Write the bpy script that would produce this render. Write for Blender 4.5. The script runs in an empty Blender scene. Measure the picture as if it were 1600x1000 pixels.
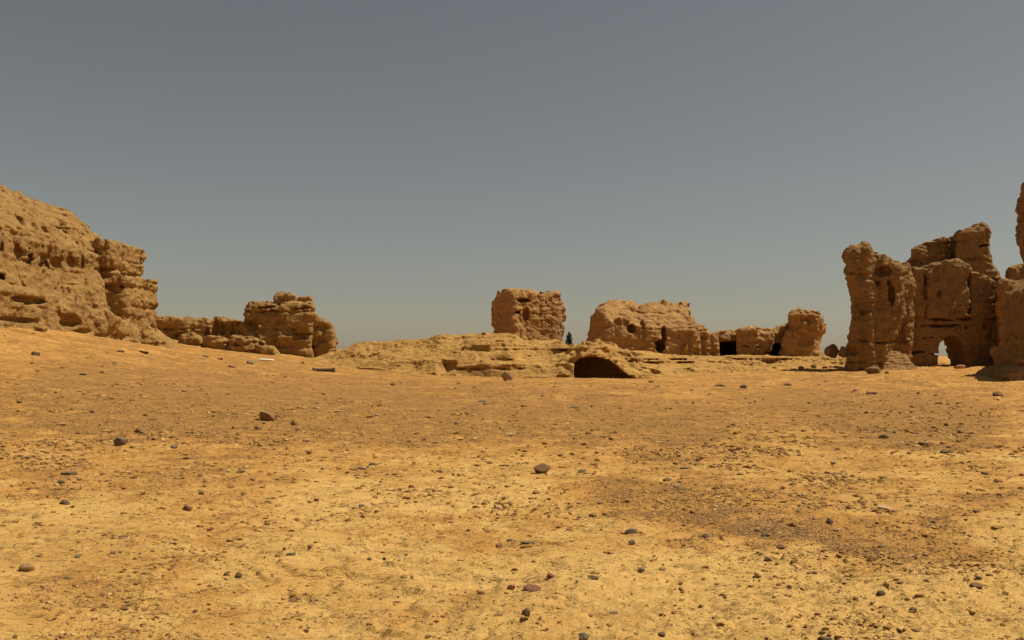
import bpy, math, random, time
import numpy as np
T0 = time.time()
sc = bpy.context.scene
COL = sc.collection
R = math.radians
F = 1364.0            # focal length of the photograph in its own pixels
EYE = 1.6             # eye height in metres
HOR = 556.0           # row of the horizon in the photograph

# ------------------------------------------------------------------ camera, sky, sun, exposure
cd = bpy.data.cameras.new('camera')
cam = bpy.data.objects.new('camera', cd)
COL.objects.link(cam)
cam.location = (0, 0, EYE)
cam.rotation_euler = (R(90), 0, 0)
cd.sensor_width = 36.0
cd.lens = 36.0 * F / 1600.0
cd.shift_y = (HOR - 500.0) / 1600.0
cd.clip_start = 0.1
cd.clip_end = 6000
sc.camera = cam

SUN_EL, SUN_AZ = 60.0, 5.0        # elevation; degrees behind due right
sd = bpy.data.lights.new('sun', 'SUN')
sd.energy = 5.0
sd.angle = R(0.55)
sd.color = (1.0, 0.93, 0.80)
sun = bpy.data.objects.new('sun', sd)
COL.objects.link(sun)
sun.rotation_euler = (0, R(90 - SUN_EL), R(SUN_AZ))
sun.location = (30, 5, 40)

world = bpy.data.worlds.new('World')
sc.world = world
world.use_nodes = True
wn = world.node_tree.nodes; wl = world.node_tree.links
bg = wn['Background']
sky = wn.new('ShaderNodeTexSky')
sky.sky_type = 'NISHITA'
sky.sun_disc = False
sky.sun_elevation = R(SUN_EL)
sky.sun_rotation = R(90 - SUN_AZ)
sky.altitude = 200
sky.air_density = 1.0
sky.dust_density = 0.65
sky.ozone_density = 1.0
# desert dust: the hue of the clear sky is greyed, the same all round
hs = wn.new('ShaderNodeHueSaturation')
hs.inputs['Saturation'].default_value = 0.62
mul = wn.new('ShaderNodeMix'); mul.data_type = 'RGBA'; mul.blend_type = 'MULTIPLY'
mul.inputs[0].default_value = 1.0
mul.inputs[7].default_value = (1.07, 0.962, 0.80, 1)
wl.new(sky.outputs[0], hs.inputs['Color'])
wl.new(hs.outputs[0], mul.inputs[6])
wl.new(mul.outputs[2], bg.inputs[0])
bg.inputs[1].default_value = 0.0565

vs = sc.view_settings
vs.view_transform = 'Standard'
vs.look = 'None'
vs.exposure = 0.0
vs.gamma = 1.0
vs.use_curve_mapping = False

# ------------------------------------------------------------------ noise (numpy)
_rng = np.random.default_rng(7)
_T3 = _rng.random(64 * 64 * 64, dtype=np.float32) * 2 - 1
_T2 = _rng.random(512 * 512, dtype=np.float32) * 2 - 1

def n3(x, y, z):
    x = x.astype(np.float32); y = y.astype(np.float32); z = z.astype(np.float32)
    xf = np.floor(x); yf = np.floor(y); zf = np.floor(z)
    X = xf.astype(np.int32) & 63; Y = yf.astype(np.int32) & 63; Z = zf.astype(np.int32) & 63
    u = x - xf; v = y - yf; w = z - zf
    u = u * u * (3 - 2 * u); v = v * v * (3 - 2 * v); w = w * w * (3 - 2 * w)
    X1 = ((X + 1) & 63) << 12; Y1 = ((Y + 1) & 63) << 6; Z1 = (Z + 1) & 63
    X <<= 12; Y <<= 6
    T = _T3
    a = T[X | Y | Z]; a = a + (T[X1 | Y | Z] - a) * u
    b = T[X | Y1 | Z]; b = b + (T[X1 | Y1 | Z] - b) * u
    a = a + (b - a) * v
    c = T[X | Y | Z1]; c = c + (T[X1 | Y | Z1] - c) * u
    d = T[X | Y1 | Z1]; d = d + (T[X1 | Y1 | Z1] - d) * u
    c = c + (d - c) * v
    return a + (c - a) * w

def n2(x, y):
    x = np.asarray(x, np.float64); y = np.asarray(y, np.float64)
    xf = np.floor(x); yf = np.floor(y)
    X = xf.astype(np.int32) & 511; Y = yf.astype(np.int32) & 511
    u = x - xf; v = y - yf
    u = u * u * (3 - 2 * u); v = v * v * (3 - 2 * v)
    X1 = ((X + 1) & 511) << 9; Y1 = (Y + 1) & 511
    X <<= 9
    a = _T2[X | Y]; a = a + (_T2[X1 | Y] - a) * u
    b = _T2[X | Y1]; b = b + (_T2[X1 | Y1] - b) * u
    return a + (b - a) * v

def f2(x, y, freq, octs, off=0.0, gain=0.5):
    c, s = 0.8, 0.6
    x = np.asarray(x, float) * freq + off * 17.3; y = np.asarray(y, float) * freq + off * 9.7
    out = 0; a = 1.0; tot = 0
    for _ in range(octs):
        out = out + a * n2(x, y); tot += a
        x, y = (c * x - s * y) * 2.03 + 3.1, (s * x + c * y) * 2.03 + 7.7
        a *= gain
    return out / tot

def f3(x, y, z, freq, octs, off=0.0, gain=0.5):
    x = x * freq + off * 5.3; y = y * freq + off * 11.9; z = z * freq + off * 2.7
    out = 0; a = 1.0; tot = 0
    for _ in range(octs):
        out = out + a * n3(x, y, z); tot += a
        x, y, z = (0.8 * x - 0.6 * y) * 2.03 + 1.7, (0.6 * x + 0.8 * y) * 2.03 + 9.2, z * 2.03 + 4.4
        a *= gain
    return out / tot

def sstep(a, b, x):
    t = np.clip((x - a) / (b - a), 0, 1)
    return t * t * (3 - 2 * t)

def smax(a, b, k):
    h = np.clip(0.5 + 0.5 * (a - b) / k, 0, 1)
    return b + (a - b) * h + k * h * (1 - h)

def smin(a, b, k):
    return -smax(-a, -b, k)

# ------------------------------------------------------------------ ground height
def wx(px, D): return (px - 800.0) / F * D
def wz(py, D): return EYE + (HOR - py) / F * D

# crest of the layered earth mound: photograph column, row, distance
RIDGE = [(470, 566, 54), (525, 549, 52), (560, 534, 50), (600, 533, 49), (650, 529, 48), (690, 524, 47), (740, 522, 46.5),
         (790, 519, 46), (806, 520.5, 46), (816, 529, 46.6), (870, 532, 46.6), (890, 537, 45.5), (903, 535, 44), (920, 532, 43.5),
         (938, 535.5, 44), (960, 541, 46), (985, 549, 48), (1020, 553, 51), (1060, 556, 54), (1150, 556.5, 56), (1280, 557, 57), (1330, 560, 57), (1400, 564, 56), (1480, 572, 54)]
_rx = np.array([wx(p, d) for p, r, d in RIDGE]); _ry = np.array([d for p, r, d in RIDGE]); _rz = np.array([wz(r, d) for p, r, d in RIDGE])
BASE = [(-14, 52), (-10, 48), (-6, 44.5), (-3, 42.6), (0, 41.2), (2.2, 40.9), (3, 40.6), (5.5, 40.9), (7, 41.8), (10, 44), (14, 47), (19, 50), (26, 52)]
_bx = np.array([p[0] for p in BASE]); _by = np.array([p[1] for p in BASE])

def ground_base(x, y):
    yy = np.clip(y, 0, 62)
    z = 0.015 * yy
    t = np.clip(-x / 20.4, 0, 1.6)
    z = z + 2.3 * t * t * (0.3 + 0.7 * sstep(0, 34, y)) * np.where(y > 35, 1 - 0.44 * sstep(35, 52, y), 1)
    z = z + 0.25 * sstep(12, 30, x) * sstep(25, 50, y)
    # far plain falls away behind the ruins
    z = z - 1.4 * sstep(75, 130, y)
    return z

def mound_h(x, y):
    """height of the mound's smooth surface and its share of the slope"""
    yb = np.interp(x, _bx, _by) + 0.7 * f2(x, y, 0.25, 3, 4.0)
    yr = np.interp(x, _rx, _ry)
    zr = np.interp(x, _rx, _rz)
    zb = ground_base(x, y)
    t = np.clip((y - yb) / (yr - yb + 0.01), -0.4, 1.0)
    tt = np.clip(t, 0, 1)
    st_ = np.clip(0.06 + 0.16 * n2(x * 0.7, y * 0 + 3), 0.0, 0.3) * sstep(9, 5, x) * sstep(-5, -2.5, x)
    prof = st_ * sstep(0, 0.10, tt) + (1 - st_) * tt ** (0.8 - 0.42 * sstep(1.6, 2.8, x) * sstep(5.8, 4.4, x))
    prof = prof / 1.0
    h = zb + (zr - zb) * prof
    h = np.where(y > yr, np.where(zr > 2.0, zr - 0.05 * (y - yr), zr), h)
    inside = sstep(-0.3, 0.05, t) * sstep(-15, -12.5, x) * sstep(27, 20, x)
    return h, t, inside, yb, yr

def hump(x, y):
    # the low pale crust shelf at the photograph's lower right; its rim runs obliquely
    d = y - (5.4 + 0.8 * np.tanh((x + 0.05) * 2.5) + 0.22 * f2(x, y, 1.3, 4, 2.0) + 0.05 * x)
    return d

def relief(x, y, near=True):
    d = np.sqrt(x * x + y * y)
    z = 0.10 * f2(x, y, 0.13, 2, 1.0)
    z = z + 0.05 * f2(x, y, 0.55, 4, 2.0) * (0.55 + 0.45 * f2(x, y, 0.1, 2, 9.0))
    # shallow scarps: weathered crust breaking in steps
    wxx = x + 0.5 * f2(x, y, 0.4, 3, 3.0); wyy = y + 0.5 * f2(x, y, 0.4, 3, 5.0)
    n = f2(wxx * 0.55 + wyy * 0.25, wyy * 1.1 - wxx * 0.35, 0.55, 4, 6.0)
    K = 7.0
    q = n * K; fl = np.floor(q); fr = q - fl
    st = (fl + sstep(0.72, 0.95, fr)) / K
    m = sstep(0.0, 0.5, f2(x, y, 0.22, 3, 7.0) + 0.25 + 0.35 * sstep(2, 18, x))
    z = z + (st - n * 0.7) * 0.26 * m * (1 + 2.0 * sstep(6, 20, x) * sstep(13, 32, y))
    # thinner crust edges close together
    n = f2(wxx * 1.1 + wyy * 0.5, wyy * 1.5 - wxx * 0.6, 1.0, 4, 16.0, 0.55)
    q = n * 6.0; fl = np.floor(q); fr = q - fl
    m2 = sstep(-0.15, 0.35, f2(x, y, 0.5, 3, 17.0))
    z = z + ((fl + sstep(0.82, 1.0, fr)) / 6.0 - n * 0.8) * 0.085 * m2
    # crust broken along oblique edges, most on the pale ground at the near right
    al = 0.53 * wxx - 0.85 * wyy; ac = 0.85 * wxx + 0.53 * wyy
    n = f2(al * 0.5, ac * 1.7, 1.5, 4, 18.0, 0.55)
    q = n * 5.0; fl = np.floor(q); fr = q - fl
    m3 = (0.35 + 0.65 * sstep(-0.5, 1.8, x)) * sstep(13, 6, y) * sstep(-0.1, 0.3, f2(x, y, 0.6, 3, 19.0) + 0.1)
    z = z + ((fl + sstep(0.82, 1.0, fr)) / 5.0 - n * 0.9) * 0.075 * m3
    rough = 0.4 + 0.6 * sstep(-0.2, 0.4, f2(x, y, 0.35, 3, 8.0))
    z = z + 0.034 * f2(x, y, 2.2, 3, 10.0) * rough
    rid = 1 - np.abs(f2(x, y, 5.5, 3, 11.0)) * 2
    z = z + 0.015 * rid * rough
    z = z + 0.011 * f2(x, y, 13.0, 2, 12.0) * (0.5 + rough)
    # near shelf
    hd = hump(x, y)
    z = z + 0.05 * (1 - sstep(-0.03, 0.06, hd)) * (1 - sstep(3, 6.5, x)) * sstep(-2.0, 0.0, x)
    # rills below the layered right-hand ground
    return z * (1 - 0.5 * sstep(60, 120, d))

def ground_z(x, y):
    x = np.asarray(x, float); y = np.asarray(y, float)
    zb = ground_base(x, y)
    z = zb + relief(x, y)
    h, t, ins, yb, yr = mound_h(x, y)
    # behind the crest the ground carries on as the plateau the far ruins stand on; below the mound itself it stays low
    back = sstep(3.6, 6.0, y - yr) * ins * (1 - sstep(78, 95, y))
    z = z + (np.maximum(h - 0.12, zb) - zb) * back
    low = ins * (1 - back) * sstep(0.3, 1.2, y - yb)
    z = z - 0.35 * low
    # cave floor sunk unseen to darken the mouth; shallow hollow before it
    z = z - 1.1 * sstep(41.5, 42.4, y) * sstep(48.2, 47.6, y) * sstep(1.9, 2.5, x) * sstep(6.9, 6.3, x)
    z = z - 0.16 * np.exp(-(((x - 4.4) / 1.7) ** 2 + ((y - 41.2) / 1.6) ** 2))
    return z

# brown gravelly soil against pale crust, 0..1, by place
PATCH = [(1430, 655, 130, 34, 1.0), (1440, 690, 110, 16, 0.9), (1330, 640, 160, 40, 0.5), (1300, 815, 170, 26, 0.9), (1480, 862, 190, 36, 1.0), (1120, 775, 210, 36, 0.8),
         (960, 800, 160, 40, 0.6), (330, 805, 110, 34, 0.9), (110, 785, 40, 10, 0.9), (300, 745, 120, 20, 0.5), (110, 740, 60, 18, 0.7), (1580, 800, 50, 26, 0.8),
         (1500, 742, 70, 12, 0.7), (820, 850, 120, 12, 0.5), (1050, 680, 130, 30, 0.5), (700, 640, 500, 45, 0.55), (250, 620, 330, 70, 0.55), (620, 800, 60, 14, 0.6), (690, 950, 120, 34, 0.35), (300, 890, 260, 30, 0.3)]
PALE = [(1240, 680, 190, 22), (1530, 700, 120, 60), (560, 770, 260, 26), (120, 810, 170, 24), (1150, 870, 260, 30), (640, 885, 220, 40), (1250, 960, 420, 60), (300, 700, 0, 0), (1440, 640, 0, 0), (850, 870, 160, 26)]

def soil(x, y):
    yy = np.maximum(y, 0.5)
    g = EYE - ground_base(x, y)
    px = 800 + F * x / yy; py = HOR + F * g / yy
    s = 0.20 + 0.43 * sstep(7.5, 16, y)
    w1 = 150 * f2(x, y, 0.7, 6, 20.0, 0.65) * np.clip(14 / yy, 0.3, 2); w2 = 42 * f2(x, y, 0.8, 6, 21.0, 0.65) * np.clip(14 / yy, 0.3, 2)
    for cx, cy, rx, ry, a in PATCH:
        e = ((px + w1 - cx) / rx) ** 2 + ((py + w2 - cy) / ry) ** 2
        s = s + a * 0.72 * np.exp(-e * 0.9)
    for cx, cy, rx, ry in PALE:
        if rx:
            e = ((px + w1 - cx) / rx) ** 2 + ((py + w2 - cy) / ry) ** 2
            s = s - 0.32 * np.exp(-e * 0.9)
    s = s + 0.36 * f2(x, y, 0.9, 6, 22.0, 0.7) + 0.3 * f2(x, y, 3.0, 3, 23.0)
    s = s - 0.22 * sstep(0.05, -0.1, hump(x, y)) * sstep(-1.0, 0.0, x) * sstep(6.5, 3, x)
    s = np.where(y < 0.6, 0.3, s)
    return np.clip(s, 0, 1)

# ------------------------------------------------------------------ materials
class NT:
    def __init__(s, name):
        s.m = bpy.data.materials.new(name); s.m.use_nodes = True
        s.t = s.m.node_tree; s.b = s.t.nodes['Principled BSDF']
        s.b.inputs['Roughness'].default_value = 0.95
        s.b.inputs['Specular IOR Level'].default_value = 0.12
        s.geo = s.n('ShaderNodeNewGeometry')
    def n(s, typ, **kw):
        o = s.t.nodes.new(typ)
        for k, v in kw.items(): setattr(o, k, v)
        return o
    def l(s, a, b): s.t.links.new(a, b)
    def noise(s, vec, scale, detail=4, rough=0.55, dist=0.0):
        o = s.n('ShaderNodeTexNoise'); o.inputs['Scale'].default_value = scale
        o.inputs['Detail'].default_value = detail; o.inputs['Roughness'].default_value = rough; o.inputs['Distortion'].default_value = dist
        s.l(vec, o.inputs['Vector']); return o.outputs['Fac']
    def mapv(s, vec, sc_):
        o = s.n('ShaderNodeMapping'); o.inputs['Scale'].default_value = sc_
        s.l(vec, o.inputs['Vector']); return o.outputs[0]
    def ramp(s, fac, stops):
        o = s.n('ShaderNodeValToRGB'); cr = o.color_ramp
        while len(cr.elements) < len(stops): cr.elements.new(0.5)
        for e, (p, c) in zip(cr.elements, stops):
            e.position = p; e.color = (c[0], c[1], c[2], 1) if isinstance(c, tuple) else (c, c, c, 1)
        s.l(fac, o.inputs[0]); return o.outputs[0]
    def mix(s, fac, a, b, mode='MIX'):
        o = s.n('ShaderNodeMix', data_type='RGBA', blend_type=mode)
        for v, i in ((fac, 0), (a, 6), (b, 7)):
            if isinstance(v, (int, float)): o.inputs[i].default_value = v
            elif isinstance(v, tuple): o.inputs[i].default_value = (v[0], v[1], v[2], 1)
            else: s.l(v, o.inputs[i])
        return o.outputs[2]
    def math(s, op, a, b=None, c=None):
        o = s.n('ShaderNodeMath', operation=op)
        for v, i in ((a, 0), (b, 1), (c, 2)):
            if v is None: continue
            if isinstance(v, (int, float)): o.inputs[i].default_value = v
            else: s.l(v, o.inputs[i])
        return o.outputs[0]
    def bump(s, h, dist, strength=1.0, prev=None):
        o = s.n('ShaderNodeBump'); o.inputs['Distance'].default_value = dist; o.inputs['Strength'].default_value = strength
        s.l(h, o.inputs['Height'])
        if prev is not None: s.l(prev, o.inputs['Normal'])
        return o.outputs[0]
    def out(s, col, nor=None):
        if isinstance(col, tuple): s.b.inputs['Base Color'].default_value = (*col, 1)
        else: s.l(col, s.b.inputs['Base Color'])
        if nor is not None: s.l(nor, s.b.inputs['Normal'])
        return s.m

def mat_ground():
    k = NT('dry_ground')
    P = k.geo.outputs['Position']
    at = k.n('ShaderNodeAttribute', attribute_name='soil').outputs['Fac']
    n1 = k.noise(P, 3.0, 8, 0.65)
    n2_ = k.noise(P, 14.0, 6, 0.7)
    n3_ = k.noise(P, 60.0, 4, 0.7)
    stv = k.noise(k.mapv(P, (0.8, 1.25, 1.0)), 1.3, 8, 0.7, 0.6)
    s = k.math('ADD', at, k.math('MULTIPLY', k.math('SUBTRACT', n1, 0.5), 0.9))
    s = k.math('ADD', s, k.math('MULTIPLY', k.math('SUBTRACT', stv, 0.5), 1.2))
    s = k.math('ADD', s, k.math('MULTIPLY', k.math('SUBTRACT', n2_, 0.5), 0.8))
    base = k.ramp(s, [(0.05, (0.63, 0.378, 0.116)), (0.38, (0.55, 0.300, 0.082)), (0.68, (0.455, 0.226, 0.057)), (1.0, (0.31, 0.158, 0.046))])
    base = k.mix(k.ramp(k.noise(P, 0.35, 3, 0.5), [(0.45, 0.0), (0.8, 0.4)]), base, (0.38, 0.188, 0.048))
    # loose grit: specks darker and paler than the soil
    v = k.n('ShaderNodeTexVoronoi', feature='F1'); v.inputs['Scale'].default_value = 70.0
    k.l(P, v.inputs['Vector'])
    sp = k.ramp(v.outputs['Color'], [(0.0, 0.7), (0.5, 1.05), (1.0, 1.3)])
    base = k.mix(0.4, base, k.mix(1.0, base, sp, 'MULTIPLY'))
    base = k.mix(0.55, base, k.ramp(n3_, [(0.28, 0.6), (0.5, 1.05), (0.75, 1.35)]), 'MULTIPLY')
    gr = k.noise(P, 7.0, 9, 0.78)
    base = k.mix(0.8, base, k.ramp(gr, [(0.33, 0.6), (0.42, 1.0), (0.58, 1.08), (0.72, 1.3)]), 'MULTIPLY')
    h = k.math('ADD', k.math('MULTIPLY', n2_, 1.0), k.math('MULTIPLY', n3_, 0.35))
    b = k.bump(h, 0.014, 1.0)
    b = k.bump(gr, 0.022, 0.9, b)
    b = k.bump(n1, 0.05, 0.8, b)
    for sc_, lo_, di in ((1.3, 0.50, 0.026), (1.7, 0.60, 0.020), (4.0, 0.55, 0.010), (10.0, 0.60, 0.004)):
        cr = k.noise(k.mapv(P, (0.8, 1.3, 1.0)), sc_, 8, 0.62, 0.5)
        b = k.bump(k.ramp(cr, [(lo_, 0.0), (lo_ + 0.012, 1.0)]), di, 1.0, b)
    fine = k.noise(P, 220.0, 2, 0.6)
    b = k.bump(fine, 0.0015, 1.0, b)
    return k.out(base, b)

def mat_clay(name, light, dark, red, scale=1.0):
    k = NT(name)
    P = k.geo.outputs['Position']
    n1 = k.noise(P, 0.7 * scale, 6, 0.6)
    n2_ = k.noise(P, 5.0 * scale, 6, 0.65)
    st = k.noise(k.mapv(P, (0.35, 0.35, 3.2)), 1.0 * scale, 5, 0.6, 0.4)
    n3_ = k.noise(P, 26.0 * scale, 4, 0.7)
    c = k.mix(k.ramp(n1, [(0.3, 0.0), (0.72, 1.0)]), light, dark)
    c = k.mix(k.ramp(st, [(0.42, 0.0), (0.7, 0.7)]), c, red)
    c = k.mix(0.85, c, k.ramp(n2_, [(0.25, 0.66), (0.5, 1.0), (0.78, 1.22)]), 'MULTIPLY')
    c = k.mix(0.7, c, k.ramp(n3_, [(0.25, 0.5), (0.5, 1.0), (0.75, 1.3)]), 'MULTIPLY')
    gr = k.noise(P, 3.0 * scale, 9, 0.75)
    c = k.mix(0.7, c, k.ramp(gr, [(0.34, 0.55), (0.46, 0.95), (0.7, 1.2)]), 'MULTIPLY')
    b = k.bump(k.math('ADD', n2_, k.math('MULTIPLY', n3_, 0.3)), 0.12, 1.0)
    b = k.bump(gr, 0.10, 0.8, b)
    fl = k.noise(k.mapv(P, (1.2, 1.2, 9.0)), 1.6 * scale, 5, 0.65, 0.3)
    b = k.bump(fl, 0.08, 0.7, b)
    return k.out(c, b)

def mat_stone(name, c1, c2, rough=0.85):
    k = NT(name)
    tc = k.n('ShaderNodeTexCoord').outputs['Object']
    P = k.geo.outputs['Position']
    oi = k.n('ShaderNodeObjectInfo').outputs['Random']
    n1 = k.noise(P, 22.0, 5, 0.65)
    c = k.mix(k.ramp(n1, [(0.3, 0.0), (0.7, 1.0)]), c1, c2)
    c = k.mix(1.0, c, k.ramp(oi, [(0.0, 0.8), (1.0, 1.2)]), 'MULTIPLY')
    # dust lying on upward faces is part of the stone's colour
    b = k.bump(k.noise(P, 60.0, 4, 0.7), 0.02, 0.7)
    k.b.inputs['Roughness'].default_value = rough
    return k.out(c, b)

def mat_gravel():
    k = NT('gravel')
    rnd = k.geo.outputs['Random Per Island']
    c = k.ramp(rnd, [(0.0, (0.13, 0.083, 0.045)), (0.3, (0.22, 0.13, 0.06)), (0.6, (0.32, 0.18, 0.07)), (0.88, (0.42, 0.25, 0.10)), (1.0, (0.50, 0.34, 0.17))])
    return k.out(c)

M = {}
M['ground'] = mat_ground()
M['mound'] = mat_clay('mound_earth', (0.58, 0.33, 0.096), (0.49, 0.268, 0.074), (0.41, 0.214, 0.06))
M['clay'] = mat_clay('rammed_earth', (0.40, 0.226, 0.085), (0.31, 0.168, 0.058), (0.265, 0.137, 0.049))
M['clay_far'] = mat_clay('rammed_earth_far', (0.53, 0.297, 0.11), (0.44, 0.237, 0.082), (0.37, 0.19, 0.066))
M['cliff'] = mat_clay('cliff_earth', (0.45, 0.262, 0.088), (0.37, 0.205, 0.064), (0.30, 0.158, 0.050))
M['grey'] = mat_stone('grey_stone', (0.27, 0.19, 0.112), (0.165, 0.115, 0.068))
M['dark'] = mat_stone('dark_stone', (0.20, 0.13, 0.07), (0.11, 0.072, 0.042))
M['brown'] = mat_stone('brown_stone', (0.31, 0.18, 0.075), (0.20, 0.108, 0.045))
M['red'] = mat_stone('red_stone', (0.25, 0.115, 0.06), (0.15, 0.068, 0.038))
M['tan'] = mat_stone('tan_stone', (0.44, 0.27, 0.13), (0.32, 0.18, 0.08))
M['pale'] = mat_stone('pale_stone', (0.52, 0.38, 0.24), (0.40, 0.27, 0.15))
M['green'] = mat_stone('green_grey_stone', (0.17, 0.145, 0.08), (0.11, 0.095, 0.055))
M['gravel'] = mat_gravel()
def mat_clod():
    k = NT('soil_clods')
    c = k.ramp(k.geo.outputs['Random Per Island'], [(0.0, (0.20, 0.105, 0.04)), (0.4, (0.32, 0.17, 0.052)), (0.8, (0.44, 0.25, 0.075)), (1.0, (0.56, 0.36, 0.14))])
    return k.out(c, k.bump(k.noise(k.geo.outputs['Position'], 70.0, 4, 0.7), 0.01, 0.8))
M['clod'] = mat_clod()

# ------------------------------------------------------------------ object helpers
def mesh_np(name, V, Q, mat, smooth=True):
    me = bpy.data.meshes.new(name)
    V = np.asarray(V, np.float32); Q = np.asarray(Q, np.int32)
    me.vertices.add(len(V)); me.vertices.foreach_set('co', V.ravel())
    n = Q.shape[1]
    me.loops.add(Q.size); me.loops.foreach_set('vertex_index', Q.ravel())
    me.polygons.add(len(Q))
    me.polygons.foreach_set('loop_start', np.arange(0, Q.size, n, dtype=np.int32))
    me.polygons.foreach_set('use_smooth', np.full(len(Q), smooth, dtype=bool))
    me.update(calc_edges=True)
    me.materials.append(mat)
    return me

def link(name, me, parent=None, loc=(0, 0, 0)):
    o = bpy.data.objects.new(name, me); COL.objects.link(o)
    o.location = loc
    if parent is not None: o.parent = parent
    return o

def thing(name, label, cat, loc, group=None):
    o = bpy.data.objects.new(name, None); COL.objects.link(o)
    o.location = loc; o.empty_display_size = 0.3
    o['label'] = label; o['category'] = cat
    if group: o['group'] = group
    return o

def tag(o, label, cat, group=None):
    o['label'] = label; o['category'] = cat
    if group: o['group'] = group
    return o

# ------------------------------------------------------------------ solids from distance fields (sparse surface nets)
NTRI = [0]
def solid(f, lo, hi, h, B=8):
    """f(x,y,z) < 0 inside; returns vertices and quads of its surface, lattice step h"""
    lo = np.array(lo, float); hi = np.array(hi, float)
    nb = np.ceil((hi - lo) / (h * B)).astype(int)
    g = [lo[i] + (np.arange(nb[i]) + 0.5) * h * B for i in range(3)]
    CX, CY, CZ = np.meshgrid(*g, indexing='ij')
    c = f(CX.ravel(), CY.ravel(), CZ.ravel())
    act = np.nonzero(np.abs(c) < h * B * 0.87 * 1.5 + 0.12)[0]
    bi = np.stack(np.unravel_index(act, nb), 1)
    N = nb * B + 2
    k = np.arange(B + 1)
    KX, KY, KZ = np.meshgrid(k, k, k, indexing='ij')
    keys = []; pos = []; quads = []
    def key(ix, iy, iz): return (ix.astype(np.int64) * N[1] + iy) * N[2] + iz
    CH = 600
    corners = [(a, b, c_) for a in (0, 1) for b in (0, 1) for c_ in (0, 1)]
    edges = [(i, j) for i in range(8) for j in range(i + 1, 8) if sum(abs(corners[i][q] - corners[j][q]) for q in range(3)) == 1]
    for s in range(0, len(bi), CH):
        b = bi[s:s + CH]
        IX = b[:, 0, None, None, None] * B + KX; IY = b[:, 1, None, None, None] * B + KY; IZ = b[:, 2, None, None, None] * B + KZ
        shp = IX.shape
        V = f((lo[0] + IX * h).ravel(), (lo[1] + IY * h).ravel(), (lo[2] + IZ * h).ravel()).reshape(shp)
        sg = V < 0
        cnt = sum(sg[:, a:B + a, b_:B + b_, c_:B + c_].astype(np.int8) for a, b_, c_ in corners)
        m = (cnt > 0) & (cnt < 8)
        w = np.nonzero(m)
        if len(w[0]) == 0: continue
        vals = np.stack([V[w[0], w[1] + a, w[2] + b_, w[3] + c_] for a, b_, c_ in corners], 1)
        acc = np.zeros((len(w[0]), 3)); n = np.zeros(len(w[0]))
        for i, j in edges:
            vi = vals[:, i]; vj = vals[:, j]
            x = (vi < 0) != (vj < 0)
            t = np.where(x, vi / np.where(x, vi - vj, 1), 0)
            ci = np.array(corners[i], float); cj = np.array(corners[j], float)
            acc += np.where(x[:, None], ci + (cj - ci) * t[:, None], 0); n += x
        acc /= n[:, None]
        gx = IX[w[0], w[1], w[2], w[3]]; gy = IY[w[0], w[1], w[2], w[3]]; gz = IZ[w[0], w[1], w[2], w[3]]
        keys.append(key(gx, gy, gz))
        pos.append(lo + (np.stack([gx, gy, gz], 1) + acc) * h)
        for ax in range(3):
            s0 = sg[:, :B, :B, :B]
            s1 = (sg[:, 1:, :B, :B], sg[:, :B, 1:, :B], sg[:, :B, :B, 1:])[ax]
            e = np.nonzero(s0 != s1)
            if len(e[0]) == 0: continue
            ix = IX[e]; iy = IY[e]; iz = IZ[e]
            o = [np.zeros(3, int) for _ in range(4)]
            u, v = (ax + 1) % 3, (ax + 2) % 3
            o[1][u] = -1; o[2][u] = -1; o[2][v] = -1; o[3][v] = -1
            q = np.stack([key(ix + d[0], iy + d[1], iz + d[2]) for d in o], 1)
            flip = s0[e]
            q[~flip] = q[~flip][:, ::-1]
            quads.append(q)
    keys = np.concatenate(keys); pos = np.concatenate(pos); quads = np.concatenate(quads)
    ku, idx = np.unique(keys, return_index=True)
    P = pos[idx]
    qi = np.searchsorted(ku, quads); qi = np.clip(qi, 0, len(ku) - 1)
    ok = (ku[qi] == quads).all(1)
    qi = qi[ok]
    # drop crumbs that hang free of the body
    lab = np.arange(len(P))
    E = np.concatenate([qi[:, [0, 1]], qi[:, [1, 2]], qi[:, [2, 3]]])
    for _ in range(400):
        m = np.minimum(lab[E[:, 0]], lab[E[:, 1]])
        new = lab.copy(); np.minimum.at(new, E[:, 0], m); np.minimum.at(new, E[:, 1], m)
        new = new[new]; new = new[new]
        if (new == lab).all(): break
        lab = new
    u, c = np.unique(lab, return_counts=True)
    big = np.isin(lab, u[c > 0.08 * len(P)])
    qi = qi[big[qi[:, 0]]]
    used = np.unique(qi); rm = np.zeros(len(P), int); rm[used] = np.arange(len(used))
    return P[used], rm[qi]

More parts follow.
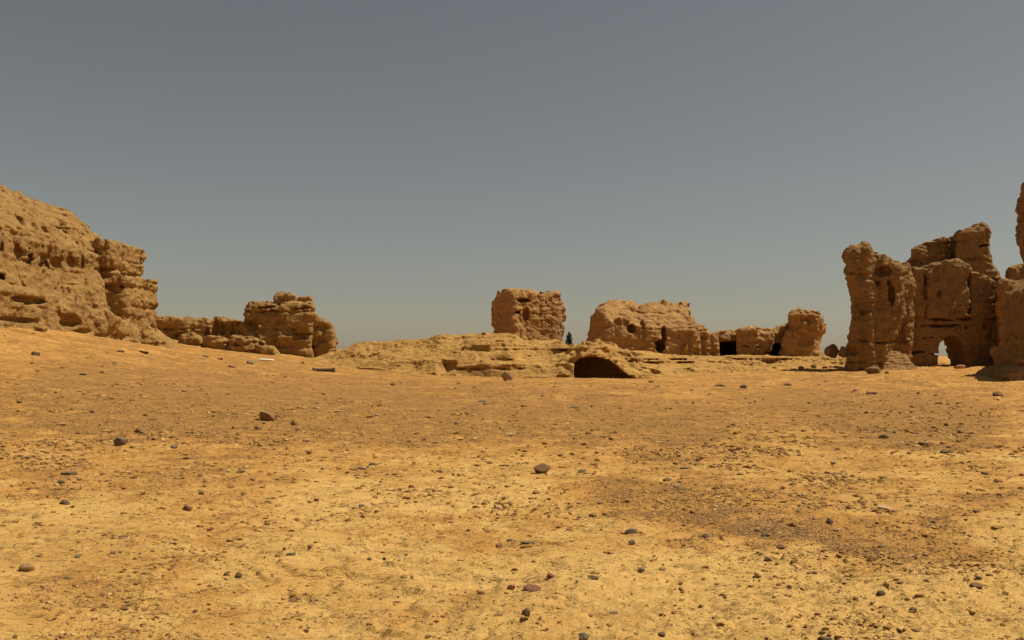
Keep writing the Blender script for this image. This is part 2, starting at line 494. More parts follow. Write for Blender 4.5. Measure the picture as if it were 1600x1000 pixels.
class Poly:
    """signed distance to a closed outline in a vertical plane, tabulated"""
    def __init__(s, pts, step=0.08, pad=2.0):
        p = np.array(pts, float)
        s.lo = p.min(0) - pad; s.hi = p.max(0) + pad; s.st = step
        n = np.ceil((s.hi - s.lo) / step).astype(int) + 1
        X, Z = np.meshgrid(s.lo[0] + np.arange(n[0]) * step, s.lo[1] + np.arange(n[1]) * step, indexing='ij')
        d = np.full(X.shape, 1e9); ins = np.zeros(X.shape, bool)
        for a, b in zip(p, np.roll(p, -1, 0)):
            e = b - a
            t = np.clip(((X - a[0]) * e[0] + (Z - a[1]) * e[1]) / (e @ e + 1e-12), 0, 1)
            d = np.minimum(d, (X - a[0] - t * e[0]) ** 2 + (Z - a[1] - t * e[1]) ** 2)
            if a[1] != b[1]:
                c = ((a[1] > Z) != (b[1] > Z)) & (X < (b[0] - a[0]) * (Z - a[1]) / (b[1] - a[1]) + a[0])
                ins ^= c
        s.D = (np.sqrt(d) * np.where(ins, -1, 1)).astype(np.float32); s.n = n
        s.box = (p.min(0), p.max(0))
    def __call__(s, x, z):
        u = np.clip((x - s.lo[0]) / s.st, 0, s.n[0] - 1.001); v = np.clip((z - s.lo[1]) / s.st, 0, s.n[1] - 1.001)
        i = u.astype(np.int32); j = v.astype(np.int32); u = u - i; v = v - j
        D = s.D
        a = D[i, j] * (1 - u) + D[i + 1, j] * u; b = D[i, j + 1] * (1 - u) + D[i + 1, j + 1] * u
        return a * (1 - v) + b * v

def outline(D, pts, cx=None, ang=0.0):
    q = [(wx(a, D), wz(b, D)) for a, b in pts]
    return q

def cells(x, y, z, seed):
    """random value per irregular chunk, with narrow transitions between chunks"""
    def ax(v):
        f = np.floor(v); t = v - f
        return f, sstep(0.80, 1.0, t)
    xf, tx = ax(x); zf, tz = ax(z)
    X = xf.astype(np.int32) & 63; Z = zf.astype(np.int32) & 63; Y = np.floor(y).astype(np.int32) & 63
    def h(a, c): return _T3[(((a & 63) << 12) | ((Y + int(seed)) & 63) << 6 | (c & 63))]
    p = h(X, Z); p = p + (h(X + 1, Z) - p) * tx
    q = h(X, Z + 1); q = q + (h(X + 1, Z + 1) - q) * tx
    return p + (q - p) * tz

def beds(x, y, s, freq, seed):
    """layers of different hardness: level inside a bed, sharp at its edges"""
    q = s * freq + 0.25 * n3(x * 0.9, y * 0.9, s * 0.5 + seed)
    f = np.floor(q); t = q - f
    a = n3(x * 0.35 + seed, y * 0.35, f * 0.73 + 0.37); b = n3(x * 0.35 + seed, y * 0.35, (f + 1) * 0.73 + 0.37)
    return a + (b - a) * sstep(0.72, 1.0, t) + 0.25 * (t - 0.5)

def weather(x, y, z, amp=1.0, strata=0.14, gully=0.14, pits=0.22, seed=0.0, lump=0.18, fine=1.0, chunk=0.085, joint=0.16):
    """how far wind and rain have eaten into the earth at a point (m, positive inward)"""
    d = -0.01 + lump * f3(x, y, z, 0.55, 3, seed + 1)
    w1 = n3(x * 1.3 + seed, y * 1.3, z * 1.3); w2 = n3(x * 1.3, y * 1.3 + 5 + seed, z * 1.3 + 9)
    s = z + 0.30 * n3(x * 0.3 + seed, y * 0.3, z * 0.3)
    am = 0.3 + 1.0 * np.clip(n3(x * 0.45 + 7 + seed, y * 0.45, z * 0.8) + 0.35, 0, 1)
    d = d + strata * am * (0.75 * beds(x, y, s, 1.5, seed) + 0.55 * beds(x, y, s, 4.2, seed + 2))
    if gully:
        g = np.abs(f3(x + 0.1 * w1, y, z * 0.16, 1.15, 2, seed + 3))
        d = d + gully * (1 - 3.2 * g) * 0.5
    if pits:
        p = n3(x * 1.5 + seed + 0.3 * w2, y * 1.5 + 3, z * 1.7 + 0.3 * w1)
        d = d + pits * sstep(0.40, 0.62, p)
    if chunk:
        m = sstep(-0.15, 0.35, n3(x * 0.5 + 3, y * 0.5 + seed, z * 0.5))
        u = x * 0.8 + y * 0.9
        d = d + chunk * (0.35 + 0.65 * m) * cells(u * 1.3 + 0.55 * w1 + 0.2 * w2, x * 0.2, z * 2.0 + 0.55 * w2, seed)
        d = d + 0.45 * chunk * cells(u * 3.1 + 0.7 * w2, y * 0.5, z * 4.3 + 0.7 * w1, seed + 9)
    q = s * 0.85 + 0.10 * w1; q = np.abs(q - np.round(q))
    d = d + joint * np.exp(-(q / 0.045) ** 2) * sstep(-0.2, 0.25, n3(x * 0.4 + 11, y * 0.4 + seed, np.round(s * 0.85) * 1.7))
    v = (x * 0.62 + y * 0.5) + 0.45 * n3(x * 0.25 + seed, y * 0.25, z * 0.35) + 0.10 * w2; v = np.abs(v - np.round(v))
    d = d + joint * 1.1 * np.exp(-(v / 0.035) ** 2) * sstep(0.0, 0.35, n3(x * 0.3 + seed, y * 0.3 + 21, z * 0.35))
    r = f3(x, y, z, 2.4, 3, seed + 5, 0.62)
    d = d + fine * (0.11 * np.abs(r) - 0.03 + 0.04 * n3(x * 5.3, y * 5.3, z * 6.5) + 0.03 * n3(x * 9, y * 9, z * 11))
    return d * amp

SMOOTH = False
def mass(name, parent, D, pts, thick, mat, h=0.07, seed=0.0, yoff=0.0, round_=0.35, taper=0.0, cut=None, w=None, front=None, ang=0.0, sh=None):
    """a weathered earth mass: its outline at distance D, given a real depth behind it"""
    q = outline(D, pts)
    P = Poly(q)
    (x0, z0), (x1, z1) = P.box
    cx = 0.5 * (x0 + x1); yc = D + thick * 0.5 + yoff
    if sh is None: sh = 0.0 if ang else cx / D
    ca, sa = math.cos(ang), math.sin(ang)
    W = x1 - x0
    kx = ca * W / (W - thick * abs(sa)) if ang else 1.0
    kw = dict(w or {})
    def f(x, y, z):
        dx = x - cx - (y - D - yoff) * sh; dy = y - yc
        X = (dx * ca + dy * sa) * kx + cx; Y = -dx * sa + dy * ca
        half = thick * 0.5 - taper * (z - z0)
        a = P(X, z)
        b = np.abs(Y) - half
        d = smax(a, b, round_)
        if front is not None: d = smax(d, front(X, Y + yc, z), 0.25)
        near = np.abs(d) < 1.1
        out = d.astype(np.float32)
        if near.any():
            i = np.nonzero(near)[0]
            out[i] = d[i] + weather(x[i], y[i], z[i], seed=seed, **kw)
        if cut is not None: out = np.maximum(out, cut(x, y, z, X, Y + yc))
        return out
    m = 0.45
    ex = abs(sa) * thick * 0.5 + max(0, sh * thick); en = max(0, -sh * thick) + abs(sa) * thick * 0.5
    ey = abs(sa) * W * 0.5
    V, Q = solid(f, (x0 - m - en, yc - thick * 0.5 - m - ey, z0 - 0.1), (x1 + m + ex, yc + thick * 0.5 + m + ey, z1 + m), h)
    # nothing of it below the ground is kept
    zg = ground_base(V[:, 0], V[:, 1]) - 0.45
    Q = Q[(V[Q, 2] > zg[Q]).any(1)]
    NTRI[0] += 2 * len(Q)
    loc = np.array(parent.location)
    return link(name, mesh_np(name, V - loc, Q, mat, SMOOTH), parent)

def holes(*hs):
    """cutters: each (x, y, z, rx, ry, rz) ellipsoid hollow"""
    def c(x, y, z, X, Y):
        o = np.full(x.shape, -1e9, np.float32)
        for hx, hy, hz, rx, ry, rz in hs:
            m = (np.abs(x - hx) < rx * 1.6) & (np.abs(y - hy) < ry * 1.6) & (np.abs(z - hz) < rz * 1.6)
            if not m.any(): continue
            i = np.nonzero(m)[0]
            wob = 1 + 0.22 * n3(x[i] * 2.2 / max(rx, 0.3), y[i] * 2.0, z[i] * 2.2 / max(rz, 0.3))
            e = np.sqrt(((x[i] - hx) / rx) ** 2 + ((y[i] - hy) / ry) ** 2 + ((z[i] - hz) / rz) ** 2)
            o[i] = np.maximum(o[i], (wob - e) * min(rx, ry, rz))
        return o
    return c

def cuts(*fs):
    def c(x, y, z, X, Y):
        o = fs[0](x, y, z, X, Y)
        for g in fs[1:]: o = np.maximum(o, g(x, y, z, X, Y))
        return o
    return c

def slots(D, depth, *ss):
    """thin bedding cracks: (px0, px1, row, height_px) eaten depth metres into the face at distance D"""
    def c(x, y, z, X, Y):
        o = np.full(x.shape, -1e9)
        for p0, p1, r, hp in ss:
            xa, xb, zc, hh = wx(p0, D), wx(p1, D), wz(r, D), hp / F * D * 0.5
            wob = 0.10 * n3(x * 0.9, y * 0.9, z * 0 + r) + 0.04 * n3(x * 3, y * 3, z * 0 + r)
            mid = 0.5 * (xa + xb); hl = 0.5 * (xb - xa)
            th = hh * (1.15 - (np.abs(x - mid) / hl) ** 2 * 1.1) + 0.05 * n3(x * 2.2, y * 0, z * 0 + r)
            e = np.maximum(np.abs(z - zc - wob) - th, y - (D + depth))
            o = np.maximum(o, -e)
        return o
    return c

def opening(D, pts, y0, y1, shear=0.0):
    P = Poly(outline(D, pts), 0.05, 1.0)
    def c(x, y, z, X, Y):
        d = P(x - shear * (y - y0), z) + 0.06 * n3(x * 2.3, y * 2.3, z * 2.3)
        e = np.maximum(np.maximum(d, y0 - y), y - y1)
        return -e
    return c
# ------------------------------------------------------------------ the ground: one sheet to the horizon
def build_ground():
    du = 0.0021
    u = np.arange(-0.74, 0.7401, du)
    side = 0.74 * 1.12 ** np.arange(1, 28)
    u = np.concatenate([-side[::-1], u, side])
    ys = [3.6]
    while ys[-1] < 60: ys.append(ys[-1] * 1.0043)
    while ys[-1] < 4000: ys.append(ys[-1] * 1.06)
    near = 3.6 - 0.12 * np.cumsum(1.25 ** np.arange(0, 20))
    y = np.concatenate([near[::-1], np.array(ys)])
    w = np.where(y > 5, y, 5 - 1.4 * np.tanh((5 - y) / 1.4)) 
    X = w[:, None] * u[None, :]; Y = np.repeat(y[:, None], len(u), 1)
    Z = ground_z(X.ravel(), Y.ravel())
    S = soil(X.ravel(), Y.ravel())
    V = np.stack([X.ravel(), Y.ravel(), Z], 1)
    nr, nc = X.shape
    i = np.arange(nr - 1)[:, None] * nc + np.arange(nc - 1)[None, :]
    Q = np.stack([i, i + 1, i + 1 + nc, i + nc], -1).reshape(-1, 4)
    me = mesh_np('ground', V, Q, M['ground'])
    a = me.attributes.new('soil', 'FLOAT', 'POINT'); a.data.foreach_set('value', S.astype(np.float32))
    o = link('ground', me); o['kind'] = 'structure'
    NTRI[0] += 2 * len(Q)
build_ground()

# ------------------------------------------------------------------ layered earth mound with the dug-out cave
def build_mound():
    t = thing('earth_mound', 'long low layered mound of bare earth with a dark cave mouth dug into it', 'mound', (1.5, 42, 0.3))
    cave = Poly(outline(41.3, [(897, 600), (895, 580), (898, 566), (906, 560), (920, 557), (937, 557.5), (952, 562), (964, 570), (976, 582), (990, 592), (985, 600)]), 0.05, 1.0)
    def f(x, y, z):
        h, tt, ins, yb, yr = mound_h(x, y)
        zb = ground_base(x, y)
        d = (z - h) * 0.8
        d = np.maximum(d, zb - 0.7 - z)
        d = np.maximum(d, np.abs(x - 6.0) - 18.5)
        d = np.maximum(d, y - (yr + 8))
        d = np.maximum(d, (yb - 0.6) - y)
        out = d.astype(np.float32)
        i = np.nonzero(np.abs(d) < 1.0)[0]
        if len(i):
            xi, yi, zi = x[i], y[i], z[i]
            # bedding: hard thin beds stand out, soft ones are eaten back
            zz = (zi - 0.02 * xi + 0.14 * n3(xi * 0.35, yi * 0.35, zi * 0.3 + 2)) 
            lay = 0.8 * beds(xi * 0.5, yi * 0.5, zz, 1.8, 3.0) + 0.6 * beds(xi * 0.6, yi * 0.6, zz, 4.6, 7.0)
            am = 0.2 + 1.0 * np.clip(n3(xi * 0.3 + 3, yi * 0.3, zi * 0.5) + 0.35, 0, 1)
            steep = sstep(1.02, 0.85, tt[i])
            e = 0.20 * lay * am * (0.2 + 0.8 * steep) * (1 - 0.35 * sstep(6, 9, xi))
            w1 = n3(xi * 1.3, yi * 1.3, zi * 1.3); w2 = n3(xi * 1.3, yi * 1.3 + 5, zi * 1.3 + 9)
            e = e + 0.06 * cells((xi * 0.9 + yi * 0.6) * 1.1 + 0.6 * w1, yi * 0.8, zi * 2.4 + 0.5 * w2, 13) * (0.3 + 0.7 * steep)
            for z0, xa, xb in ((0.98, -3.0, 1.8), (1.40, -2.0, 1.6), (1.22, 7.0, 13.0), (1.42, 9.0, 18.0)):
                wob = 0.07 * n3(xi * 0.7, yi * 0.4 + z0, zi * 0) + 0.03 * n3(xi * 2.3, yi * 0.4 + z0, zi * 0)
                e = e + 0.22 * np.exp(-((zi - z0 - wob) / 0.045) ** 2) * sstep(xa - 0.5, xa + 0.5, xi) * sstep(xb + 0.5, xb - 0.5, xi) * sstep(-0.35, 0.1, n3(xi * 0.9 + z0, yi * 0.3, zi * 0))
            e = e + 0.16 * f3(xi, yi, zi, 0.7, 3, 31.0)
            e = e + 0.15 * np.abs(f3(xi, yi, zi, 2.3, 3, 33.0, 0.62)) - 0.03 + 0.04 * n3(xi * 8, yi * 8, zi * 10)
            br = sstep(1.5, 2.6, xi) * sstep(7.5, 6.0, xi)
            e = e + br * (0.13 * cells((xi + 0.4 * yi) * 1.7 + 0.6 * w2, yi * 0.9, zi * 3.0 + 0.6 * w1, 17) + 0.16 * sstep(0.25, 0.6, n3(xi * 1.9, yi * 1.9, zi * 2.4)) + 0.10 * np.abs(n3(xi * 3.3, yi * 3.3, zi * 3.8)))
            # flat slabs at the right
            out[i] = d[i] + e + 0.03
        # the recess left of the cave
        for hx, hy, hz, rx, ry, rz in ((wx(697, 43.3), 43.2, wz(572, 43.3), 0.55, 1.1, 0.36),):
            e = np.sqrt(((x - hx) / rx) ** 2 + ((y - hy) / ry) ** 2 + ((z - hz) / rz) ** 2)
            m = e < 2
            if m.any():
                out[m] = smax(out[m], (1 + 0.25 * n3(x[m] * 2, y[m] * 2, z[m] * 2) - e[m]) * min(rx, rz), 0.12)
        # cave: mouth widening into a dark room
        c = cave(x, z) + 0.05 * n3(x * 2.5, y * 2.5, z * 2.5)
        c = np.maximum(c, np.maximum(38.5 - y, y - 47.4))
        room = np.maximum(np.abs(x - 3.9) - 2.5, np.maximum(np.abs(y - 45.4) - 2.0, z - 1.42))
        out = np.maximum(out, -np.minimum(c, room))
        return out
    V, Q = solid(f, (-13.0, 39.2, -0.4), (25.0, 60.0, 3.9), 0.085)
    zg = ground_base(V[:, 0], V[:, 1]) - 1.0; Q = Q[(V[Q, 2] > zg[Q]).any(1)]
    NTRI[0] += 2 * len(Q)
    link('mound_body', mesh_np('mound_body', V - np.array(t.location), Q, M['mound'], SMOOTH), t)
build_mound()

# ------------------------------------------------------------------ eroded wall at the left
def build_cliff():
    t = thing('eroded_ruin', 'tall eroded earthen ruin running back along the left side above a stepped ledge', 'ruin', (-24, 42, 2.3))
    loc = np.array(t.location)
    prof = Poly([(-21.9, 2.0), (-22.0, 4.2), (-22.5, 5.4), (-22.75, 6.2), (-22.6, 7.0), (-23.3, 8.0), (-24.3, 9.0), (-25.3, 9.75), (-27, 10.2), (-31, 10.1), (-31, 2.0)])
    hs = holes((-22.6, 39.6, 6.3, 0.35, 0.55, 0.4), (-22.7, 40.6, 6.2, 0.35, 0.35, 0.5), (-22.8, 42.0, 6.15, 0.5, 0.8, 0.55), (-22.8, 43.6, 6.15, 0.4, 0.5, 0.45), (-22.7, 38.4, 6.6, 0.3, 0.2, 1.2),
               (-23.2, 41.0, 7.9, 0.5, 0.25, 0.25), (-23.0, 45.5, 7.4, 0.35, 0.25, 0.22), (-22.4, 37.2, 5.0, 0.5, 1.3, 0.28), (-22.7, 36.2, 6.6, 0.45, 1.0, 0.25))
    def up(x, y, z):
        fx = x + 0.55 * n3(x * 0 + 1, y * 0.32, z * 0.15) 
        d = smax(prof(fx, z), np.maximum(33.0 - y, y - (51.2 - 0.25 * (z - 5))), 0.5)
        out = d.astype(np.float32); i = np.nonzero(np.abs(d) < 1.1)[0]
        if len(i): out[i] = d[i] + weather(x[i], y[i], z[i], 1.15, 0.10, 0.16, 0.14, 2.0, 0.22, joint=0.10)
        return np.maximum(out, hs(x, y, z, x, y))
    V, Q = solid(up, (-27.2, 32.0, 2.6), (-20.5, 52.5, 11.0), 0.085); NTRI[0] += 2 * len(Q)
    link('upper_wall', mesh_np('upper_wall', V - loc, Q, M['cliff'], SMOOTH), t)

    h2 = holes((-20.3, 46.2, 2.55, 0.5, 1.6, 0.30), (-20.3, 49.2, 2.55, 0.7, 0.9, 0.55), (-20.4, 40.3, 3.2, 0.6, 0.9, 0.38), (-20.2, 41.5, 2.75, 0.4, 1.6, 0.16), (-20.1, 36.2, 3.9, 0.35, 1.5, 0.18), (-20.0, 35.6, 3.05, 0.3, 2.0, 0.12), (-20.3, 44, 2.6, 0.35, 1.5, 0.14))
    def low(x, y, z):
        ztop = 4.45 - 0.10 * np.clip(y - 37.7, 0, 20) + 0.12 * n3(x * 0.3, y * 0.5, z * 0) + 0.42 * np.maximum(-20.9 - x, 0)
        face = x + 20.42 - 0.38 * sstep(38.0, 37.7, y) - 0.35 * n3(x * 0 + 5, y * 0.45, z * 0.5) + 0.10 * (z - 2.5)
        d = smax(face, z - ztop, 0.30)
        rnd = y - 50.4 + 0.25 * np.maximum(x + 22.5, 0) ** 2
        d = smax(d, np.maximum(rnd, 32 - y), 0.5)
        d = np.maximum(d, -24.5 - x)
        out = d.astype(np.float32); i = np.nonzero(np.abs(d) < 1.0)[0]
        if len(i): out[i] = d[i] + weather(x[i], y[i], z[i], 1.0, 0.11, 0.10, 0.12, 5.0, 0.2, joint=0.08)
        return np.maximum(out, h2(x, y, z, x, y))
    V, Q = solid(low, (-25, 31.5, 1.5), (-19.3, 52.5, 6.6), 0.08); NTRI[0] += 2 * len(Q)
    link('lower_ledge', mesh_np('lower_ledge', V - loc, Q, M['cliff'], SMOOTH), t)

    def stump(x0, x1, y0, y1, zt, notches, seed):
        def f(x, y, z):
            d = smax(smax(np.abs(x - (x0 + x1) / 2) - (x1 - x0) / 2, np.abs(y - (y0 + y1) / 2) - (y1 - y0) / 2, 0.5), z - zt - 0.15 * n3(x * 0.8, y * 0.8, z * 0), 0.3)
            out = d.astype(np.float32); i = np.nonzero(np.abs(d) < 1.1)[0]
            if len(i):
                e = weather(x[i], y[i], z[i], 1.0, 0.14, 0.12, 0.15, seed, 0.18)
                for zn, hn, dn in notches:
                    wob = 0.18 * n3(x[i] * 0.7, y[i] * 0.7 + zn, z[i] * 0)
                    e = e + dn * np.exp(-((z[i] - zn - wob) / hn) ** 2) * (0.5 + 0.9 * np.clip(n3(x[i] * 0.6 + zn, y[i] * 0.6, z[i] * 0) + 0.4, 0, 1))
                out[i] = d[i] + e
            return out
        return solid(f, (x0 - 0.6, y0 - 0.6, 2.5), (x1 + 0.6, y1 + 0.6, zt + 0.8), 0.08)
    mass('earth_apron', t, 49.3, [(170, 585), (180, 505), (212, 498), (226, 510), (240, 522), (258, 536), (276, 550), (296, 563), (310, 585)], 3.6, M['cliff'], 0.085, 49, round_=1.0, sh=-0.2, w=dict(strata=0.07, gully=0.08, pits=0.03, lump=0.12, joint=0.04))
    V, Q = stump(-26.0, -21.65, 47.4, 51.5, 7.9, [(6.25, 0.10, 0.4)], 8.0); NTRI[0] += 2 * len(Q)
    link('capped_stump', mesh_np('capped_stump', V - loc, Q, M['cliff'], SMOOTH), t)
    V, Q = stump(-24.0, -20.75, 47.0, 51.3, 6.0, [(5.35, 0.10, 0.22), (4.25, 0.09, 0.12)], 11.0); NTRI[0] += 2 * len(Q)
    link('layered_stump', mesh_np('layered_stump', V - loc, Q, M['cliff'], SMOOTH), t)
build_cliff()

# ------------------------------------------------------------------ ruin far left
def build_far_left():
    D = 62.0
    t = thing('earthen_ruin', 'jagged far ruin with a layered stump and low niched wall beyond the tall left ruin', 'ruin', (wx(410, D), D, 1.8))
    m = M['cliff']
    mass('low_wall', t, 63.5, [(236, 560), (244, 499), (262, 497), (300, 497), (310, 494), (330, 495), (352, 496), (376, 500), (384, 560)], 3.0, m, 0.09, 21, w=dict(strata=0.2, gully=0.2),
         cut=holes((wx(337, 63.5), 63.3, wz(514, 63.5), 0.26, 0.7, 0.62), (wx(347, 63.5), 63.3, wz(515, 63.5), 0.24, 0.7, 0.5), (wx(324, 63.5), 63.3, wz(520, 63.5), 0.2, 0.6, 0.4), (wx(285, 63.5), 63.3, wz(524, 63.5), 0.9, 0.7, 0.22), (wx(364, 63.5), 63.3, wz(518, 63.5), 0.22, 0.6, 0.7)))
    mass('layered_tower', t, 61.5, [(370, 560), (378, 515), (379, 490), (381, 478), (388, 472), (404, 471), (430, 471), (450, 468), (487, 470), (489, 480), (490, 500), (490, 560)], 4.0, m, 0.09, 25, w=dict(strata=0.26, gully=0.2, lump=0.2),
         cut=cuts(holes((wx(392, 61.5), 61.3, wz(509, 61.5), 0.5, 0.9, 0.5), (wx(470, 61.5), 61.3, wz(525, 61.5), 0.6, 0.6, 0.35)), slots(61.5, 0.5, (384, 430, 480, 3), (395, 436, 487, 2.5), (452, 490, 482, 3), (450, 488, 522, 3))))
    mass('cap_block', t, 62.2, [(429, 476), (430, 459), (434, 456), (446, 456), (456, 459), (462, 464), (464, 476)], 2.2, m, 0.08, 27, round_=0.2, w=dict(lump=0.1, gully=0.05))
    mass('cap_slab', t, 62.2, [(464, 476), (467, 466), (472, 464), (484, 465), (486, 471), (482, 478)], 1.8, m, 0.08, 29, round_=0.15, w=dict(lump=0.08, gully=0.05, strata=0.1))
    mass('end_stump', t, 62.0, [(486, 560), (488, 502), (492, 498), (504, 499), (514, 504), (521, 512), (526, 530), (530, 560)], 3.0, m, 0.09, 33, w=dict(gully=0.22),
         cut=holes((wx(502, 62), 61.8, wz(512, 62), 0.5, 0.6, 0.28), (wx(500, 62), 61.8, wz(532, 62), 0.45, 0.6, 0.3)))
    for i, (p, D2) in enumerate(((([(272, 572), (277, 536), (285, 525), (300, 522), (316, 527), (326, 572)]), 58.5), (([(316, 572), (318, 532), (326, 526), (345, 525), (358, 530), (362, 572)]), 57.5),
                                 (([(354, 572), (357, 533), (366, 527), (392, 527), (412, 534), (428, 542), (450, 572)]), 57.0))):
        mass('fallen_block', t, D2, p, 2.6, m, 0.085, 35 + 3 * i, w=dict(strata=0.2, gully=0.1), round_=0.4)
    # apron of washed-down earth between this ruin and the left-hand cliff
    mass('earth_apron', t, 55.0, [(235, 565), (240, 520), (250, 518), (262, 527), (290, 542), (330, 556), (350, 570)], 6.0, m, 0.10, 47, round_=1.0, w=dict(strata=0.08, gully=0.05, pits=0))
build_far_left()

# ------------------------------------------------------------------ lone block in the middle
def build_block():
    D = 66.0
    t = thing('block_ruin', 'lone pitted earthen block with loose stones along its top, on the mound crest', 'ruin', (wx(828, D), D, 2.3))
    Dh = 63.9
    hl = holes((wx(822, Dh), Dh, wz(491, Dh), 0.30, 0.7, 0.50), (wx(808, Dh), Dh, wz(488, Dh), 0.26, 0.5, 0.17), (wx(818, Dh), Dh, wz(469, Dh), 0.55, 0.9, 0.18), (wx(836, Dh), Dh, wz(513, Dh), 0.16, 0.5, 0.14),
               (wx(856, Dh), Dh, wz(513, Dh), 0.14, 0.4, 0.12), (wx(866, Dh), Dh + 0.4, wz(486, Dh), 0.14, 0.4, 0.15), (wx(838, Dh), Dh, wz(499, Dh), 0.24, 0.3, 0.4), (wx(850, Dh), Dh, wz(488, Dh), 0.2, 0.3, 0.25),
               (wx(881, Dh), Dh + 1.2, wz(489, Dh), 0.2, 0.5, 0.3), (wx(838, Dh), Dh, wz(489, Dh), 0.16, 0.3, 0.2))
    mass('pitted_block', t, D, [(766, 548), (765, 500), (764, 480), (766, 462), (772, 455), (790, 453), (812, 456), (830, 459), (850, 458), (872, 457), (878, 470), (887, 482), (891, 496), (886, 508), (881, 525), (877, 548)],
         3.2, M['clay_far'], 0.075, 51, ang=R(33), yoff=-1.6, round_=0.5, w=dict(strata=0.09, gully=0.18, pits=0.15, lump=0.2, chunk=0.04, joint=0.07), cut=hl)
    rs = np.random.default_rng(3)
    loc = np.array(t.location)
    for k in range(34):
        px = rs.uniform(796, 833) if k < 20 else rs.uniform(834, 876)
        row = rs.uniform(453.5, 458.5) if px < 833 else rs.uniform(455.5, 459)
        s = rs.uniform(0.07, 0.16)
        Y = 64.6 + rs.uniform(-0.3, 0.7) + (px - 800) * 0.012
        o = stone_part('capping_stone', t, (wx(px, Y), Y, wz(row, Y)), (s * rs.uniform(1.0, 1.9), s * rs.uniform(0.9, 1.4), s * 0.7), rs.uniform(0, 6), rs.choice(['brown', 'tan']))
    return t

# ------------------------------------------------------------------ faceted stones
def ico(sub):
    import bmesh
    bm = bmesh.new(); bmesh.ops.create_icosphere(bm, subdivisions=sub, radius=1)
    V = np.array([v.co[:] for v in bm.verts]); Fc = np.array([[v.index for v in f.verts] for f in bm.faces]); bm.free()
    return V, Fc
ICO = {1: ico(1), 2: ico(2), 3: ico(3), 4: ico(4)}
def rock_shape(seed, sub=2, planes=9, rough=0.05, lo=0.62):
    rs = np.random.default_rng(seed)
    V, Fc = ICO[sub]
    n = rs.normal(size=(planes, 3)); n /= np.linalg.norm(n, axis=1)[:, None]
    off = rs.uniform(lo, 0.92, planes)
    if seed >= 20:
        ax = np.array([(1, 0, 0), (-1, 0, 0), (0, 1, 0), (0, -1, 0), (0, 0, 1), (0, 0, -1)], float)
        n = ax + rs.normal(size=(6, 3)) * 0.16; n /= np.linalg.norm(n, axis=1)[:, None]
        off = rs.uniform(0.5, 0.68, 6)
    dt = V @ n.T
    r = np.where(dt > 0.05, off / np.maximum(dt, 0.05), 9).min(1)
    r = np.minimum(r, 1.05)
    P = V * r[:, None]
    s = float(seed % 50)
    P = P * (1 + rough * f3(P[:, 0] + s, P[:, 1], P[:, 2], 2.2, 3, s))[:, None]
    P = P / np.abs(P).max(0)
    return P, Fc
ROCKS = {}
def rock_mesh(seed, mat, sub=2, flat=False):
    k = (seed, mat, sub)
    if k not in ROCKS:
        P, Fc = rock_shape(seed, sub, 14 + seed % 6, 0.16, 0.62) if seed >= 12 else rock_shape(seed, sub, 7 + seed % 4, 0.12, 0.42)
        P = P * 0.5
        me = mesh_np('stone', P, Fc, M[mat], smooth=False)
        ROCKS[k] = me
    return ROCKS[k]
def stone_part(name, parent, loc, dims, rot, mat, sub=1):
    o = link(name, rock_mesh(random.randrange(8), mat, sub), parent, tuple(np.array(loc) - np.array(parent.location)))
    o.scale = (dims[0] * 2, dims[1] * 2, dims[2] * 2); o.rotation_euler = (0, 0, rot)
    NTRI[0] += 80
    return o
build_block()

